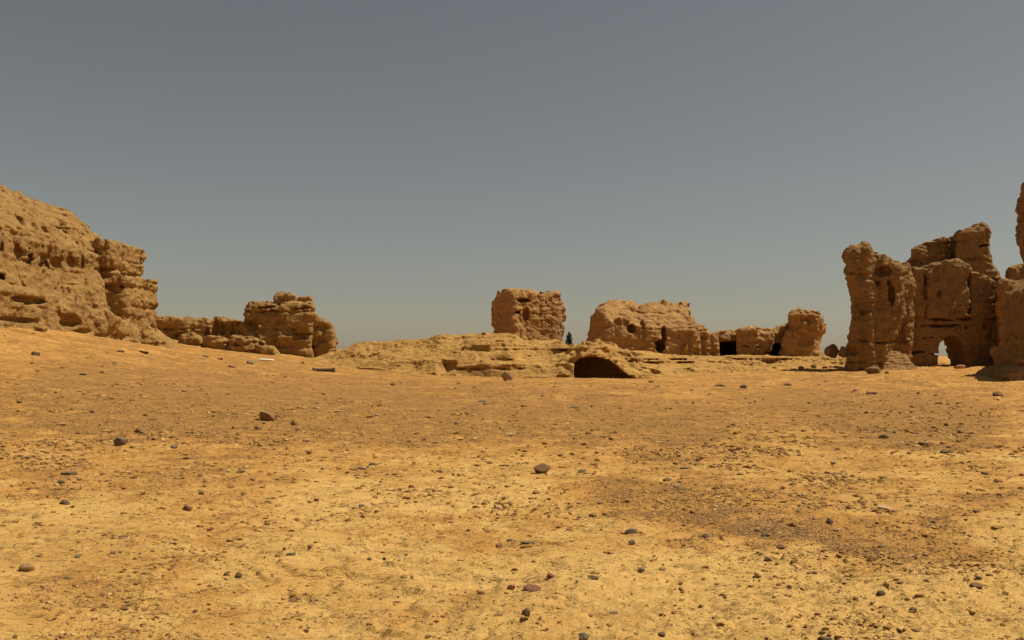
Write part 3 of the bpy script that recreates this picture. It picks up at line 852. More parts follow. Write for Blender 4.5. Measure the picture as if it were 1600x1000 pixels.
# ------------------------------------------------------------------ long ruin right of the middle
def build_long():
    D = 62.0
    t = thing('courtyard_ruin', 'long eroded earthen ruin with dark low doorways and a round headed stump at its end', 'ruin', (wx(1100, D), D, 1.5))
    m = M['clay_far']
    Df = 60.6
    hl = holes((wx(986, Df), Df, wz(514, Df), 0.34, 1.0, 0.34), (wx(1031, Df), Df, wz(541, Df), 0.38, 1.3, 0.5), (wx(1036, Df), Df, wz(524, Df), 0.2, 0.8, 0.6),
               (wx(966, Df), Df, wz(507, Df), 0.4, 0.35, 0.5), (wx(1004, Df), Df, wz(510, Df), 0.18, 0.4, 0.5), (wx(977, Df), Df, wz(505, Df), 0.3, 0.4, 0.8), (wx(948, Df), Df, wz(486, Df), 0.12, 0.3, 0.12), (wx(1012, Df), Df, wz(535, Df), 0.2, 0.4, 0.3))
    def fr(X, Y, z):
        # the top slopes back from the front edge; the left shoulder turns away
        ze = 3.9 - 0.10 * (X - 6)
        a = (59.9 - Y) + np.maximum(z - ze, 0) * 1.5
        b = (59.9 - Y) + np.maximum(7.0 - X, 0) * 1.1
        return np.maximum(a, b) * 0.6
    mass('main_block', t, D - 2, [(913, 572), (913, 530), (915, 512), (919, 492), (930, 479), (945, 468), (958, 465), (976, 466), (990, 471), (1001, 474), (1013, 470), (1024, 467), (1048, 467), (1062, 470), (1077, 470), (1080, 488), (1083, 503), (1090, 514), (1096, 535), (1099, 572)],
         6.0, m, 0.085, 61, front=fr, round_=0.5, w=dict(strata=0.10, gully=0.30, pits=0.12, lump=0.2, joint=0.09, chunk=0.06), cut=hl)
    mass('stub_wall', t, 60.6, [(1084, 572), (1087, 511), (1094, 508), (1104, 509), (1109, 517), (1116, 522), (1120, 540), (1121, 572)], 2.0, m, 0.08, 65, w=dict(gully=0.25, lump=0.15))
    mass('back_wall', t, 63.5, [(1108, 572), (1112, 521), (1128, 519), (1148, 518), (1180, 517), (1202, 516), (1206, 572)], 7.0, m, 0.085, 67, w=dict(gully=0.1, lump=0.15),
         cut=opening(63.5, [(1114, 575), (1115, 538), (1120, 533), (1150, 533), (1157, 540), (1157, 575)], 62.5, 69.0, 0.24))
    mass('link_wall', t, 61.6, [(1192, 572), (1194, 518), (1206, 515), (1218, 511), (1230, 506), (1240, 508), (1244, 572)], 4.0, m, 0.08, 68, w=dict(gully=0.05, lump=0.12),
         cut=opening(61.6, [(1199, 578), (1200, 540), (1204, 536), (1221, 536), (1226, 543), (1226, 578)], 61.0, 65.2, 0.29))
    mass('pillar_block', t, 61.0, [(1150, 572), (1151, 540), (1152, 518), (1158, 514), (1170, 512), (1200, 513), (1209, 518), (1208, 538), (1204, 541), (1203, 572)], 2.4, m, 0.08, 69, w=dict(gully=0.08, lump=0.16), cut=slots(61.0, 0.3, (1154, 1210, 541, 1.8)))
    mass('round_headed_stump', t, 60.2, [(1212, 572), (1219, 548), (1226, 524), (1236, 511), (1233, 500), (1236, 490), (1246, 487), (1262, 487), (1277, 487), (1285, 495), (1288, 508), (1285, 522), (1281, 532), (1281, 545), (1285, 553), (1288, 572)], 3.4, m, 0.08, 71, round_=0.7,
         w=dict(gully=0.1, lump=0.22, pits=0.25), cut=holes((wx(1267, 60.1), 59.9, wz(500, 60.1), 0.42, 0.5, 0.35), (wx(1272, 60.1), 59.9, wz(518, 60.1), 0.35, 0.4, 0.4)))
build_long()

# ------------------------------------------------------------------ gate ruin at the right
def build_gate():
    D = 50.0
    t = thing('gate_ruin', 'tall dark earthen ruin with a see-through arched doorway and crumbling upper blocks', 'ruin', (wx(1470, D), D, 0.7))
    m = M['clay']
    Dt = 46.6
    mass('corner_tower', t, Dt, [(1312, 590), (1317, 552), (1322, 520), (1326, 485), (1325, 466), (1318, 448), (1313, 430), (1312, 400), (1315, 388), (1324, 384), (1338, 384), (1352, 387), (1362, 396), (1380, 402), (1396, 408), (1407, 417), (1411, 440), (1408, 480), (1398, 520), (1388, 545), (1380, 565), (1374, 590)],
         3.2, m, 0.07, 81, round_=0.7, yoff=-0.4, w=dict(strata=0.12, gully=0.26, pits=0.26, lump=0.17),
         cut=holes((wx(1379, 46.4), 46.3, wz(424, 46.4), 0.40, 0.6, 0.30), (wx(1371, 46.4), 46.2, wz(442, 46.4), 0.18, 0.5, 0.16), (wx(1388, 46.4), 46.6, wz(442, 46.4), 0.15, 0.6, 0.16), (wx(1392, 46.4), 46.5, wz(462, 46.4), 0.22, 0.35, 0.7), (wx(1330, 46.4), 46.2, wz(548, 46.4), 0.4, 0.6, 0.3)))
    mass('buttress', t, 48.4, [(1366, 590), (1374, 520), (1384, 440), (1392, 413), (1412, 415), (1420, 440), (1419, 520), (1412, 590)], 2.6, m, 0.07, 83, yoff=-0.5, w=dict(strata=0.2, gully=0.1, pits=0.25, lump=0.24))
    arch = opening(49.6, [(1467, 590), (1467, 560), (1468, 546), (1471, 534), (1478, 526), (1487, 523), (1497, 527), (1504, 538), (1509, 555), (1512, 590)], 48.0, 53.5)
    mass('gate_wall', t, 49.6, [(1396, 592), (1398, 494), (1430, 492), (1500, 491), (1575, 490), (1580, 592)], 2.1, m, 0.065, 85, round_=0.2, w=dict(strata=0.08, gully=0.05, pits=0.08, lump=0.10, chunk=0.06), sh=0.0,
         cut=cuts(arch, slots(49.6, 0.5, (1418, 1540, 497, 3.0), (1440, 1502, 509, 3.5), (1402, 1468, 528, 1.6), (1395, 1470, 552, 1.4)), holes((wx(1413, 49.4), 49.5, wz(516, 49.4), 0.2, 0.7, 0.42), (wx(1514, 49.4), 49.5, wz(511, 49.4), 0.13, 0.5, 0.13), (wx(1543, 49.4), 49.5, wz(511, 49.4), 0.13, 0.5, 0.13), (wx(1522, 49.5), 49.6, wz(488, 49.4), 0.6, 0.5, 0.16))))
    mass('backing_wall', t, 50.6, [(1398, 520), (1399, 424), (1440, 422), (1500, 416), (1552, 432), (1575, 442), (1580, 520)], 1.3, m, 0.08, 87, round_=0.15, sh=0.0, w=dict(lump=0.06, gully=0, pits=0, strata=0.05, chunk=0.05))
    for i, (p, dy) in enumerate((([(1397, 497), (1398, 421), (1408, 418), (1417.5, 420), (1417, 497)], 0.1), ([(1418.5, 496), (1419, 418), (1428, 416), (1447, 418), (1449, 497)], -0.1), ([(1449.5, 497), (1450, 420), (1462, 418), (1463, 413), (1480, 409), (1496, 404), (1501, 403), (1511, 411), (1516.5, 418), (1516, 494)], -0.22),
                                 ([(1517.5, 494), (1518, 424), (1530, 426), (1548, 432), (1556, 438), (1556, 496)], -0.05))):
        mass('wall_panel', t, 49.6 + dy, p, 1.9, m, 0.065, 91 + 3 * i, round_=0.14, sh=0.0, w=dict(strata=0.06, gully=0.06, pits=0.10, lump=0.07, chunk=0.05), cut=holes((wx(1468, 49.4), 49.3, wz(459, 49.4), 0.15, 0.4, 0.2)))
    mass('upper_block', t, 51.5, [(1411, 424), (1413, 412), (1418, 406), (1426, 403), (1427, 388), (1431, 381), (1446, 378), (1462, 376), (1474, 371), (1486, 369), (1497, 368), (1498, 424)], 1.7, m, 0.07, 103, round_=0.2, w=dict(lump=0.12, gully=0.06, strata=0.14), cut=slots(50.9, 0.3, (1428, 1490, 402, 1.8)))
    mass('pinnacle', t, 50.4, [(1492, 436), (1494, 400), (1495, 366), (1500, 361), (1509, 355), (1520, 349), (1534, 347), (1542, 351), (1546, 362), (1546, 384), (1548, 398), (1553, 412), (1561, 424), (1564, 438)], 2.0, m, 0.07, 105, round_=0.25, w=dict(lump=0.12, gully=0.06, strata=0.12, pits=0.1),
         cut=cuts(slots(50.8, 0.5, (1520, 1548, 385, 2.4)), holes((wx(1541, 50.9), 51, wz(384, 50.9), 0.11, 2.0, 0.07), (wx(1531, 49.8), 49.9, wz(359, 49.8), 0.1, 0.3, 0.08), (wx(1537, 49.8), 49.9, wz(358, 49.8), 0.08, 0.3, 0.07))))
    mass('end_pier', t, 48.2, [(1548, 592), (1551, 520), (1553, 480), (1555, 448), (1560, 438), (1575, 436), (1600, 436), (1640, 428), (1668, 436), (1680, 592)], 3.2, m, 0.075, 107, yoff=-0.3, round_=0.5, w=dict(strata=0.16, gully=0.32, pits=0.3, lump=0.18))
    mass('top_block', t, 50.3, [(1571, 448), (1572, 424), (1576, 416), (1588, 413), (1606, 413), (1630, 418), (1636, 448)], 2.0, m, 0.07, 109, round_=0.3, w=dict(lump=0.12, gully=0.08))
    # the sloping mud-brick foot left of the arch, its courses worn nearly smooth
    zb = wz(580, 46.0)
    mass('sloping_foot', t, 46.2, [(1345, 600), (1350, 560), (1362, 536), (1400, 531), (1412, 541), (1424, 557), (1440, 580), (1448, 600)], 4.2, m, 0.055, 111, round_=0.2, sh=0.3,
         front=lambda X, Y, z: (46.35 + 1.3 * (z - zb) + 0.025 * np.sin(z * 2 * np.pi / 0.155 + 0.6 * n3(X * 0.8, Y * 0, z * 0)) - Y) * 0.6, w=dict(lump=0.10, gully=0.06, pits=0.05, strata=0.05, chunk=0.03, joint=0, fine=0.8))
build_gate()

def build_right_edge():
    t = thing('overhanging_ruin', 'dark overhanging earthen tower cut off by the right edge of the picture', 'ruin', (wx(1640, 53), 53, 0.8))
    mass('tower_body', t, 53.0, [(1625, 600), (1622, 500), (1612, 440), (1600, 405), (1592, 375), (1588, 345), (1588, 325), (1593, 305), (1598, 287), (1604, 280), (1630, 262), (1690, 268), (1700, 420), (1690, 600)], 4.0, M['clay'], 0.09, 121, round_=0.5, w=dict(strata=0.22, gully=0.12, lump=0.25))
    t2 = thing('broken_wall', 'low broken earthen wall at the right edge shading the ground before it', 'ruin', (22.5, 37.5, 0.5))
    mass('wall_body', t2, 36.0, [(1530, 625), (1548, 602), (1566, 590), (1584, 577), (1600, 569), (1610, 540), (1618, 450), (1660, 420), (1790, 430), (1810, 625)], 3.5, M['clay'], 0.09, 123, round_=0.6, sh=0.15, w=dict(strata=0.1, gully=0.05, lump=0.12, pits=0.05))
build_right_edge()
# ------------------------------------------------------------------ where a line of sight meets the ground
def on_ground(px, py):
    px = np.asarray(px, float); py = np.asarray(py, float)
    Y = np.geomspace(3.0, 60, 900)
    X = (px[:, None] - 800) / F * Y[None, :]
    Zr = EYE - (py[:, None] - HOR) / F * Y[None, :]
    G = ground_z(X.ravel(), np.broadcast_to(Y, X.shape).ravel()).reshape(X.shape)
    hit = (G >= Zr)
    k = hit.argmax(1)
    k = np.where(hit.any(1), k, 899)
    kk = np.maximum(k - 1, 0); r = np.arange(len(px))
    a = Zr[r, kk] - G[r, kk]; b = Zr[r, k] - G[r, k]
    t = np.clip(a / np.where(np.abs(a - b) < 1e-9, 1, a - b), 0, 1)
    y = Y[kk] + (Y[k] - Y[kk]) * t
    x = (px - 800) / F * y
    return x, y, ground_z(x, y)

# ------------------------------------------------------------------ stones one can point to
# column, row of the middle, width, height (photograph pixels), colour, shape (r round, f flat, a angular), label
S = [
 (795, 587, 20, 18, 'tan', 'r', 'round tan boulder alone on the slope below the layered mound'),
 (847, 733, 29, 16, 'brown', 'a', 'reddish brown boulder in mid ground, largest stone in the middle of the slope'),
 (418, 651, 27, 16, 'brown', 'b', 'upright flat-topped stone with a dark shaded face on the left slope'),
 (403, 668, 12, 8, 'brown', 'a', 'small brown stone just below the flat-topped upright stone'),
 (459, 661, 13, 9, 'brown', 'a', 'small brown stone right of the flat-topped upright stone'),
 (364, 668, 8, 5, 'brown', 'a', 'tiny brown stone left of the flat-topped upright stone'),
 (216, 672, 26, 10, 'brown', 'f', 'wide dark stone with a jagged pale top on the left slope'),
 (185, 690, 25, 14, 'grey', 'r', 'rounded grey stone below the wide jagged one on the left slope'),
 (271, 697, 14, 9, 'grey', 'a', 'pointed grey stone right of the rounded grey stone'),
 (94, 662, 15, 6, 'tan', 'a', 'tan stone beside dark chips near the left edge of the slope'),
 (40, 715, 10, 5, 'dark', 'a', 'small dark stone near the left edge, above the grey flat slab'),
 (105, 740, 22, 6, 'grey', 'b', 'flat grey slab in the stony patch at left'),
 (123, 749, 9, 4, 'dark', 'a', 'small dark chip right below the flat grey slab at left'),
 (92, 753, 14, 7, 'dark', 'a', 'dark angular stone left below the flat grey slab'),
 (373, 737, 20, 6, 'grey', 'f', 'flat grey stone lying on the yellow crust left of centre'),
 (504, 732, 8, 4, 'grey', 'f', 'small grey stone alone on bright sand, right of the flat grey one'),
 (483, 707, 9, 6, 'red', 'r', 'small dark red round stone on the left slope'),
 (478, 687, 14, 7, 'tan', 'a', 'tan clod above the small dark red round stone'),
 (54, 552, 14, 7, 'dark', 'a', 'dark angular stone high on the far left slope'),
 (62, 515, 18, 6, 'brown', 'b', 'brown slab at the foot of the tall left ruin'),
 (128, 584, 12, 4, 'dark', 'f', 'dark flat stone on the upper left slope below the ledge'),
 (177, 567, 10, 3, 'dark', 'f', 'thin dark stone near the top of the left slope'),
 (187, 548, 12, 5, 'brown', 'f', 'brown stone just under the left ledge'),
 (223, 549, 17, 5, 'green', 'f', 'greenish grey flat stone just under the left ledge end'),
 (27, 600, 11, 3, 'dark', 'f', 'thin dark chip at the far left edge of the slope'),
 (320, 556, 11, 4, 'grey', 'f', 'grey stone left of the pair below the far layered ruin'),
 (343, 560, 12, 4, 'brown', 'f', 'brown stone below the split in the far fallen blocks'),
 (390, 566, 13, 6, 'grey', 'r', 'rounded grey stone left of the white plank'),
 (361, 572, 14, 5, 'tan', 'f', 'dusty tan stone left below the rounded grey stone by the plank'),
 (287, 611, 10, 4, 'grey', 'f', 'lone flat grey stone on the open left slope'),
 (494, 637, 13, 3, 'pale', 'f', 'thin pale flake above and right of the upright stone'),
 (528, 642, 12, 3, 'pale', 'f', 'thin pale flake with a dark end right of the other flake'),
 (614, 600, 9, 6, 'red', 'r', 'small dark pinkish stone on the slope left of the round boulder'),
 (609, 613, 9, 3, 'pale', 'f', 'pale chip below the small pinkish stone'),
 (574, 573, 11, 5, 'grey', 'r', 'grey stone on the pale slope right of the dark log'),
 (751, 627, 18, 4, 'grey', 'f', 'long flat grey stone on the slope under the round boulder'),
 (590, 648, 11, 3, 'pale', 'f', 'pale flat stone alone left of centre on the slope'),
 (713, 661, 9, 4, 'pale', 'f', 'small pale flat stone near the centre of the slope'),
 (795, 678, 17, 5, 'tan', 'f', 'dusty tan flat clod straight above the reddish brown boulder'),
 (876, 711, 9, 5, 'grey', 'r', 'small grey stone right above the reddish brown boulder'),
 (909, 736, 15, 5, 'dark', 'f', 'dark blue-grey flat stone right of the reddish brown boulder'),
 (955, 685, 8, 4, 'dark', 'f', 'small dark stone in front of a bright sand patch'),
 (566, 731, 18, 5, 'pale', 'f', 'pale flat stone under a grey one, left of centre'),
 (583, 725, 16, 4, 'grey', 'f', 'grey flat stone touching the pale flat one'),
 (722, 742, 9, 4, 'dark', 'f', 'dark chip left of the reddish brown boulder'),
 (689, 737, 8, 4, 'dark', 'a', 'dark chip, leftmost of the scatter beside the reddish boulder'),
 (898, 636, 14, 5, 'grey', 'f', 'greyish chips on the slope below the cave mouth'),
 (1018, 596, 10, 4, 'brown', 'f', 'brown stone just outside the right end of the cave'),
 (1028, 603, 9, 4, 'grey', 'f', 'grey stone below the brown one outside the cave'),
 (1058, 759, 13, 5, 'pale', 'a', 'pale reddish stone at the top of the right gravel band'),
 (1126, 602, 20, 4, 'dark', 'f', 'long dark flat stone below the doorways of the long ruin'),
 (1162, 604, 12, 6, 'grey', 'a', 'grey stone right of the long dark flat one'),
 (1232, 600, 14, 5, 'brown', 'f', 'brown stone on the layered ground below the round headed stump'),
 (1272, 572, 9, 7, 'grey', 'r', 'grey stone on the ledge left of the tower foot'),
 (1289, 574, 9, 4, 'brown', 'f', 'brown stone beside the grey one on the ledge'),
 (1252, 575, 12, 5, 'brown', 'f', 'flat brown stone, left end of the row on the ledge'),
 (1387, 582, 8, 5, 'brown', 'r', 'small brown stone under the brick footing'),
 (1561, 615, 17, 9, 'brown', 'r', 'round tan boulder near the right edge below the shaded hollow'),
 (1337, 610, 8, 5, 'grey', 'r', 'small grey stone left of the brown slab below the tower'),
 (1364, 614, 17, 4, 'brown', 'b', 'brown slab lying below the corner tower'),
 (1382, 682, 18, 7, 'grey', 'a', 'grey stone standing in the upper right gravel tongue'),
 (1445, 693, 16, 7, 'dark', 'a', 'dark stone at the tip of the upper right gravel tongue'),
 (1480, 706, 18, 6, 'dark', 'f', 'dark flat stone on pale crust right of the gravel tongue'),
 (1483, 698, 10, 3, 'dark', 'f', 'thin dark chip just above the dark flat stone'),
 (1310, 702, 8, 4, 'grey', 'f', 'small grey stone between two bright sand patches at right'),
 (1303, 724, 10, 4, 'dark', 'f', 'dark chip below the small grey stone at right'),
 (1090, 719, 10, 5, 'dark', 'a', 'dark stone above the long grey flat one right of centre'),
 (1072, 731, 20, 4, 'grey', 'f', 'long grey flat stone right of centre'),
 (1539, 739, 13, 5, 'dark', 'f', 'dark stone at the right end of the grit streak by the right edge'),
 (1381, 746, 12, 3, 'dark', 'f', 'thin dark chip on the bright crust at right'),
 (39, 886, 24, 13, 'tan', 'a', 'tan sunlit stone at lower left, largest in that corner'),
 (314, 770, 11, 7, 'dark', 'a', 'dark pointed stone above the left gravel patch'),
 (291, 794, 18, 8, 'red', 'a', 'red-brown stone in the left gravel patch'),
 (98, 785, 20, 8, 'dark', 'a', 'dark cluster stone in the small stony spot at left'),
 (192, 838, 13, 4, 'dark', 'f', 'dark flat stone on yellow crust at left'),
 (273, 849, 9, 4, 'dark', 'f', 'small dark stone right below the dark flat one at left'),
 (359, 845, 12, 4, 'dark', 'f', 'dark stone, left one of two below the left gravel patch'),
 (375, 842, 11, 3, 'dark', 'f', 'dark thin stone, right one of two below the left gravel patch'),
 (120, 869, 11, 6, 'green', 'a', 'greenish stone right of the tan corner stone'),
 (175, 863, 12, 5, 'grey', 'f', 'grey chip between the greenish and the dark flat stone'),
 (372, 899, 13, 9, 'dark', 'r', 'dark round stone alone at lower left'),
 (454, 866, 16, 5, 'green', 'f', 'greenish flat stone left of the lower centre'),
 (304, 955, 8, 5, 'red', 'r', 'small red stone near the lower left bottom'),
 (466, 935, 12, 4, 'tan', 'f', 'tan chip near the bottom left of centre'),
 (327, 827, 10, 5, 'red', 'a', 'purplish stone at the lower rim of the left gravel patch'),
 (823, 957, 16, 14, 'dark', 'r', 'dark round stone at the rim of the bottom crust shelf'),
 (911, 996, 22, 12, 'grey', 'a', 'grey stone cut by the bottom edge of the picture'),
 (832, 919, 30, 8, 'red', 'f', 'long dark red flat stone at bottom centre'),
 (798, 918, 14, 8, 'red', 'r', 'red stone just left of the long dark red one'),
 (750, 925, 15, 6, 'brown', 'a', 'brown stone left of the red ones at bottom centre'),
 (861, 899, 13, 7, 'red', 'a', 'red-brown stone above the long dark red one'),
 (1004, 890, 13, 9, 'grey', 'r', 'grey-brown round stone on the bottom crust shelf'),
 (1035, 889, 14, 5, 'brown', 'f', 'brown flat stone right of the grey-brown round one'),
 (926, 903, 22, 5, 'dark', 'f', 'dark flat stone on the rim of the crust shelf'),
 (780, 852, 11, 7, 'red', 'a', 'red-brown stone under the blue-grey slivers'),
 (798, 844, 14, 3, 'grey', 'f', 'short grey sliver left of the longer blue-grey one'),
 (824, 847, 25, 5, 'grey', 'f', 'long blue-grey sliver of stone in the middle foreground'),
 (987, 830, 22, 8, 'grey', 'a', 'grey angular stone at the lower rim of the middle gravel'),
 (988, 847, 12, 9, 'grey', 'r', 'grey round stone below the grey angular one'),
 (945, 804, 8, 4, 'dark', 'f', 'small dark stone in the middle of the gravel slope'),
 (776, 792, 15, 8, 'pale', 'a', 'pale stone on the slope above the blue-grey slivers'),
 (937, 785, 13, 4, 'tan', 'f', 'tan flat stone above the middle gravel'),
 (565, 790, 10, 5, 'dark', 'f', 'dark chip on the bright crust left of centre'),
 (600, 873, 7, 5, 'dark', 'r', 'dark pebble, right one of two in the lower middle'),
 (577, 873, 7, 5, 'dark', 'a', 'dark pebble, left one of two in the lower middle'),
 (631, 901, 13, 4, 'brown', 'f', 'brown flat stone, left one of a near-touching pair'),
 (643, 902, 6, 5, 'brown', 'r', 'brown pebble, right one of a near-touching pair'),
 (732, 828, 8, 5, 'red', 'a', 'purplish pebble left of the slivers'),
 (780, 960, 13, 6, 'brown', 'a', 'brown clod at the rim of the shelf, left of the dark round stone'),
 (738, 983, 12, 4, 'dark', 'f', 'dark chip at the bottom left end of the crust shelf'),
 (855, 983, 8, 4, 'red', 'r', 'red pebble on the crust shelf at the very bottom'),
 (959, 956, 14, 7, 'pale', 'a', 'pinkish stone on the bottom crust shelf'),
 (1036, 992, 13, 8, 'dark', 'a', 'dark stone at the bottom edge right of centre'),
 (1383, 795, 20, 8, 'pale', 'b', 'thick pinkish slab of fired clay on the pale crust at right'),
 (1397, 798, 9, 4, 'red', 'f', 'small red chip touching the pinkish slab'),
 (1297, 815, 14, 10, 'dark', 'a', 'dark grey pointed stone in the right gravel band'),
 (1309, 828, 13, 6, 'pale', 'a', 'pinkish stone below the dark grey pointed one'),
 (1253, 773, 10, 4, 'grey', 'f', 'grey stone above the right gravel band'),
 (1082, 799, 11, 6, 'brown', 'a', 'brown stone at the left end of the right gravel band'),
 (1068, 820, 9, 5, 'grey', 'f', 'grey stone below the brown one at the band end'),
 (1105, 837, 15, 7, 'grey', 'a', 'grey rough stone on the lower rim of the gravel band'),
 (1126, 838, 9, 4, 'brown', 'f', 'brown chip right of the grey rough stone'),
 (1193, 835, 13, 8, 'dark', 'a', 'dark stone on the bright tongue of crust'),
 (1183, 828, 10, 5, 'grey', 'f', 'grey chip above left of the dark stone on the crust tongue'),
 (1240, 820, 12, 8, 'brown', 'a', 'brown stone in the middle of the right gravel band'),
 (1378, 853, 13, 5, 'grey', 'f', 'blue-grey flat stone in the lower right gravel'),
 (1363, 873, 18, 10, 'tan', 'a', 'tan pointed stone, biggest in the lower right gravel'),
 (1201, 874, 15, 6, 'dark', 'a', 'dark stone on bright crust just left of the gravel rim'),
 (1224, 855, 20, 7, 'brown', 'a', 'brown clod at the tip of the gravel rim'),
 (1185, 898, 12, 8, 'brown', 'a', 'dark brown pointed stone on the crust below the gravel'),
 (1273, 894, 9, 4, 'dark', 'f', 'small dark chip below the gravel rim at right'),
 (1233, 916, 9, 7, 'dark', 'a', 'dark pebble on the crust below the brown pointed one'),
 (1385, 914, 14, 7, 'brown', 'a', 'brown stone above a dark pointed one at lower right'),
 (1378, 927, 14, 8, 'dark', 'a', 'dark pointed stone at lower right'),
 (1428, 953, 14, 8, 'dark', 'r', 'dark round stone alone at lower right'),
 (1440, 896, 13, 6, 'tan', 'f', 'tan flat stone at the lower rim of the right gravel'),
 (1511, 904, 11, 6, 'tan', 'r', 'tan round stone left of a dark one at lower right'),
 (1530, 903, 13, 6, 'dark', 'a', 'dark stone right of the tan round one'),
 (1448, 907, 10, 4, 'red', 'f', 'reddish chip below the tan flat stone'),
 (1528, 916, 22, 6, 'brown', 'a', 'brown rough stone under the tan and dark ones at right'),
 (1433, 985, 17, 5, 'brown', 'f', 'brown flat sliver near the bottom right'),
 (1461, 815, 9, 5, 'grey', 'r', 'grey pebble on pale crust at the right'),
 (1507, 832, 6, 5, 'red', 'a', 'reddish pebble at the end of a chip arc at right'),
 (1561, 773, 10, 5, 'red', 'a', 'reddish stone near the right edge above a grit patch'),
 (1426, 868, 13, 4, 'pale', 'f', 'pinkish flat stone right of the tan pointed one'),
 (1448, 867, 11, 6, 'brown', 'a', 'brown stone right of the pinkish flat one'),
 (1409, 880, 15, 5, 'tan', 'f', 'dusty tan flat stone right below the tan pointed one'),
 (1289, 998, 26, 9, 'dark', 'a', 'dark rough stone at the bottom edge, lower right'),
 (1580, 862, 9, 4, 'grey', 'f', 'grey chip in the gravel by the right edge'),
]
rs = np.random.default_rng(11)
sx, sy, sz = on_ground([s[0] for s in S], [s[1] + s[3] * 0.42 for s in S])
for (px, py, w, h, colr, shp, lab), x, y, z in zip(S, sx, sy, sz):
    w_ = w / F * y * 1.0; h_ = h / F * y * 1.15
    if shp == 'f': dep = w_ * rs.uniform(0.6, 0.9); hh = max(h_ * 0.95, w_ * 0.16)
    else: dep = w_ * rs.uniform(0.7, 1.0); hh = h_
    big = w > 14
    seed = int(rs.integers(0, 12)) if shp in 'fa' else int(rs.integers(12, 18)) if shp == 'r' else int(rs.integers(20, 24))
    name = 'boulder' if w_ > 0.5 else 'stone'
    o = link(name, rock_mesh(seed, colr, 3 if big else 2), None, (x, y + dep * 0.25, z + hh * 0.22))
    o.scale = (w_, dep, hh * 1.12); o.rotation_euler = (rs.uniform(-.12, .12), rs.uniform(-.12, .12), rs.uniform(-.5, .5))
    tag(o, lab, 'boulder' if name == 'boulder' else 'stone', 'stones scattered on the bare slope')
    NTRI[0] += 320

# small stones nothing tells apart, by where they lie
ZONES = [
 ('small stone among the grit of the lower right gravel band', 'small stones of the lower right gravel band', 34, (1120, 1600), (795, 915), lambda u, v: abs(v - (815 + (u - 1250) * 0.23)) < 38, ['grey', 'brown', 'tan', 'dark', 'pale']),
 ('small chip in the grit of the upper right gravel tongue', 'chips of the upper right gravel tongue', 22, (1320, 1500), (610, 705), lambda u, v: True, ['dark', 'grey', 'brown']),
 ('small stone in the gravel patch at lower left', 'small stones of the lower left gravel patch', 22, (200, 420), (765, 832), lambda u, v: True, ['tan', 'brown', 'dark', 'pale']),
 ('small pebble scattered over the middle of the slope', 'pebbles over the middle of the slope', 30, (560, 1100), (640, 840), lambda u, v: True, ['dark', 'grey', 'brown', 'pale', 'red']),
 ('small pebble on the left part of the slope', 'pebbles on the left slope', 22, (20, 560), (600, 760), lambda u, v: True, ['dark', 'brown', 'tan', 'pale']),
]
for lab, grp, n, (ua, ub), (va, vb), ok, cols in ZONES:
    U = rs.uniform(ua, ub, n * 6); Vv = rs.uniform(va, vb, n * 6)
    sel = [i for i in range(n * 6) if ok(U[i], Vv[i])][:n]
    x, y, z = on_ground(U[sel], Vv[sel])
    for xi, yi, zi in zip(x, y, z):
        w_ = rs.uniform(3.0, 6.0) / F * yi
        cc = cols[int(rs.integers(0, len(cols)))]
        o = link('pebble', rock_mesh(int(rs.integers(0, 12)), cc, 1), None, (xi, yi, zi + w_ * 0.12))
        o.scale = (w_, w_ * rs.uniform(.6, .95), w_ * rs.uniform(.3, .65)); o.rotation_euler = (rs.uniform(-.2, .2), rs.uniform(-.2, .2), rs.uniform(0, 6))
        tag(o, lab.replace('small', 'small ' + {'red': 'reddish'}.get(cc, cc)), 'pebble', grp + ', ' + cc); NTRI[0] += 80

# rubble at the foot of the gate ruin
for px, py, w, h, D, mat, lab in ((1301, 550, 25, 21, 47.6, 'brown', 'shaded boulder, left one in the rubble beside the corner tower'), (1318, 552, 18, 18, 47.2, 'brown', 'shaded boulder, right one in the rubble, touching the corner tower'),
                                  (1500, 574, 20, 8, 47.6, 'tan', 'pale flat boulder lying in front of the arched doorway'), (1530, 577, 26, 6, 47.8, 'tan', 'low tan slab right of the pale boulder by the doorway'), (1481, 577, 8, 4, 47.4, 'tan', 'small pale stone at the left jamb of the arched doorway'),
                                  (1365, 580, 26, 13, 43.8, 'brown', 'brown rough boulder on the ground below the brick footing'), (1294, 549, 8, 9, 47.0, 'brown', 'small shaded boulder at the left end of the rubble heap')):
    w_ = w / F * D; h_ = h / F * D
    o = link('boulder', rock_mesh(12 + (px % 5), mat, 3), None, (wx(px, D), D, wz(py, D))); o.scale = (w_, w_ * 0.9, h_ * 1.25); o.rotation_euler = (0, 0.1, px * 0.7)
    tag(o, lab, 'boulder', 'boulders at the gate ruin')

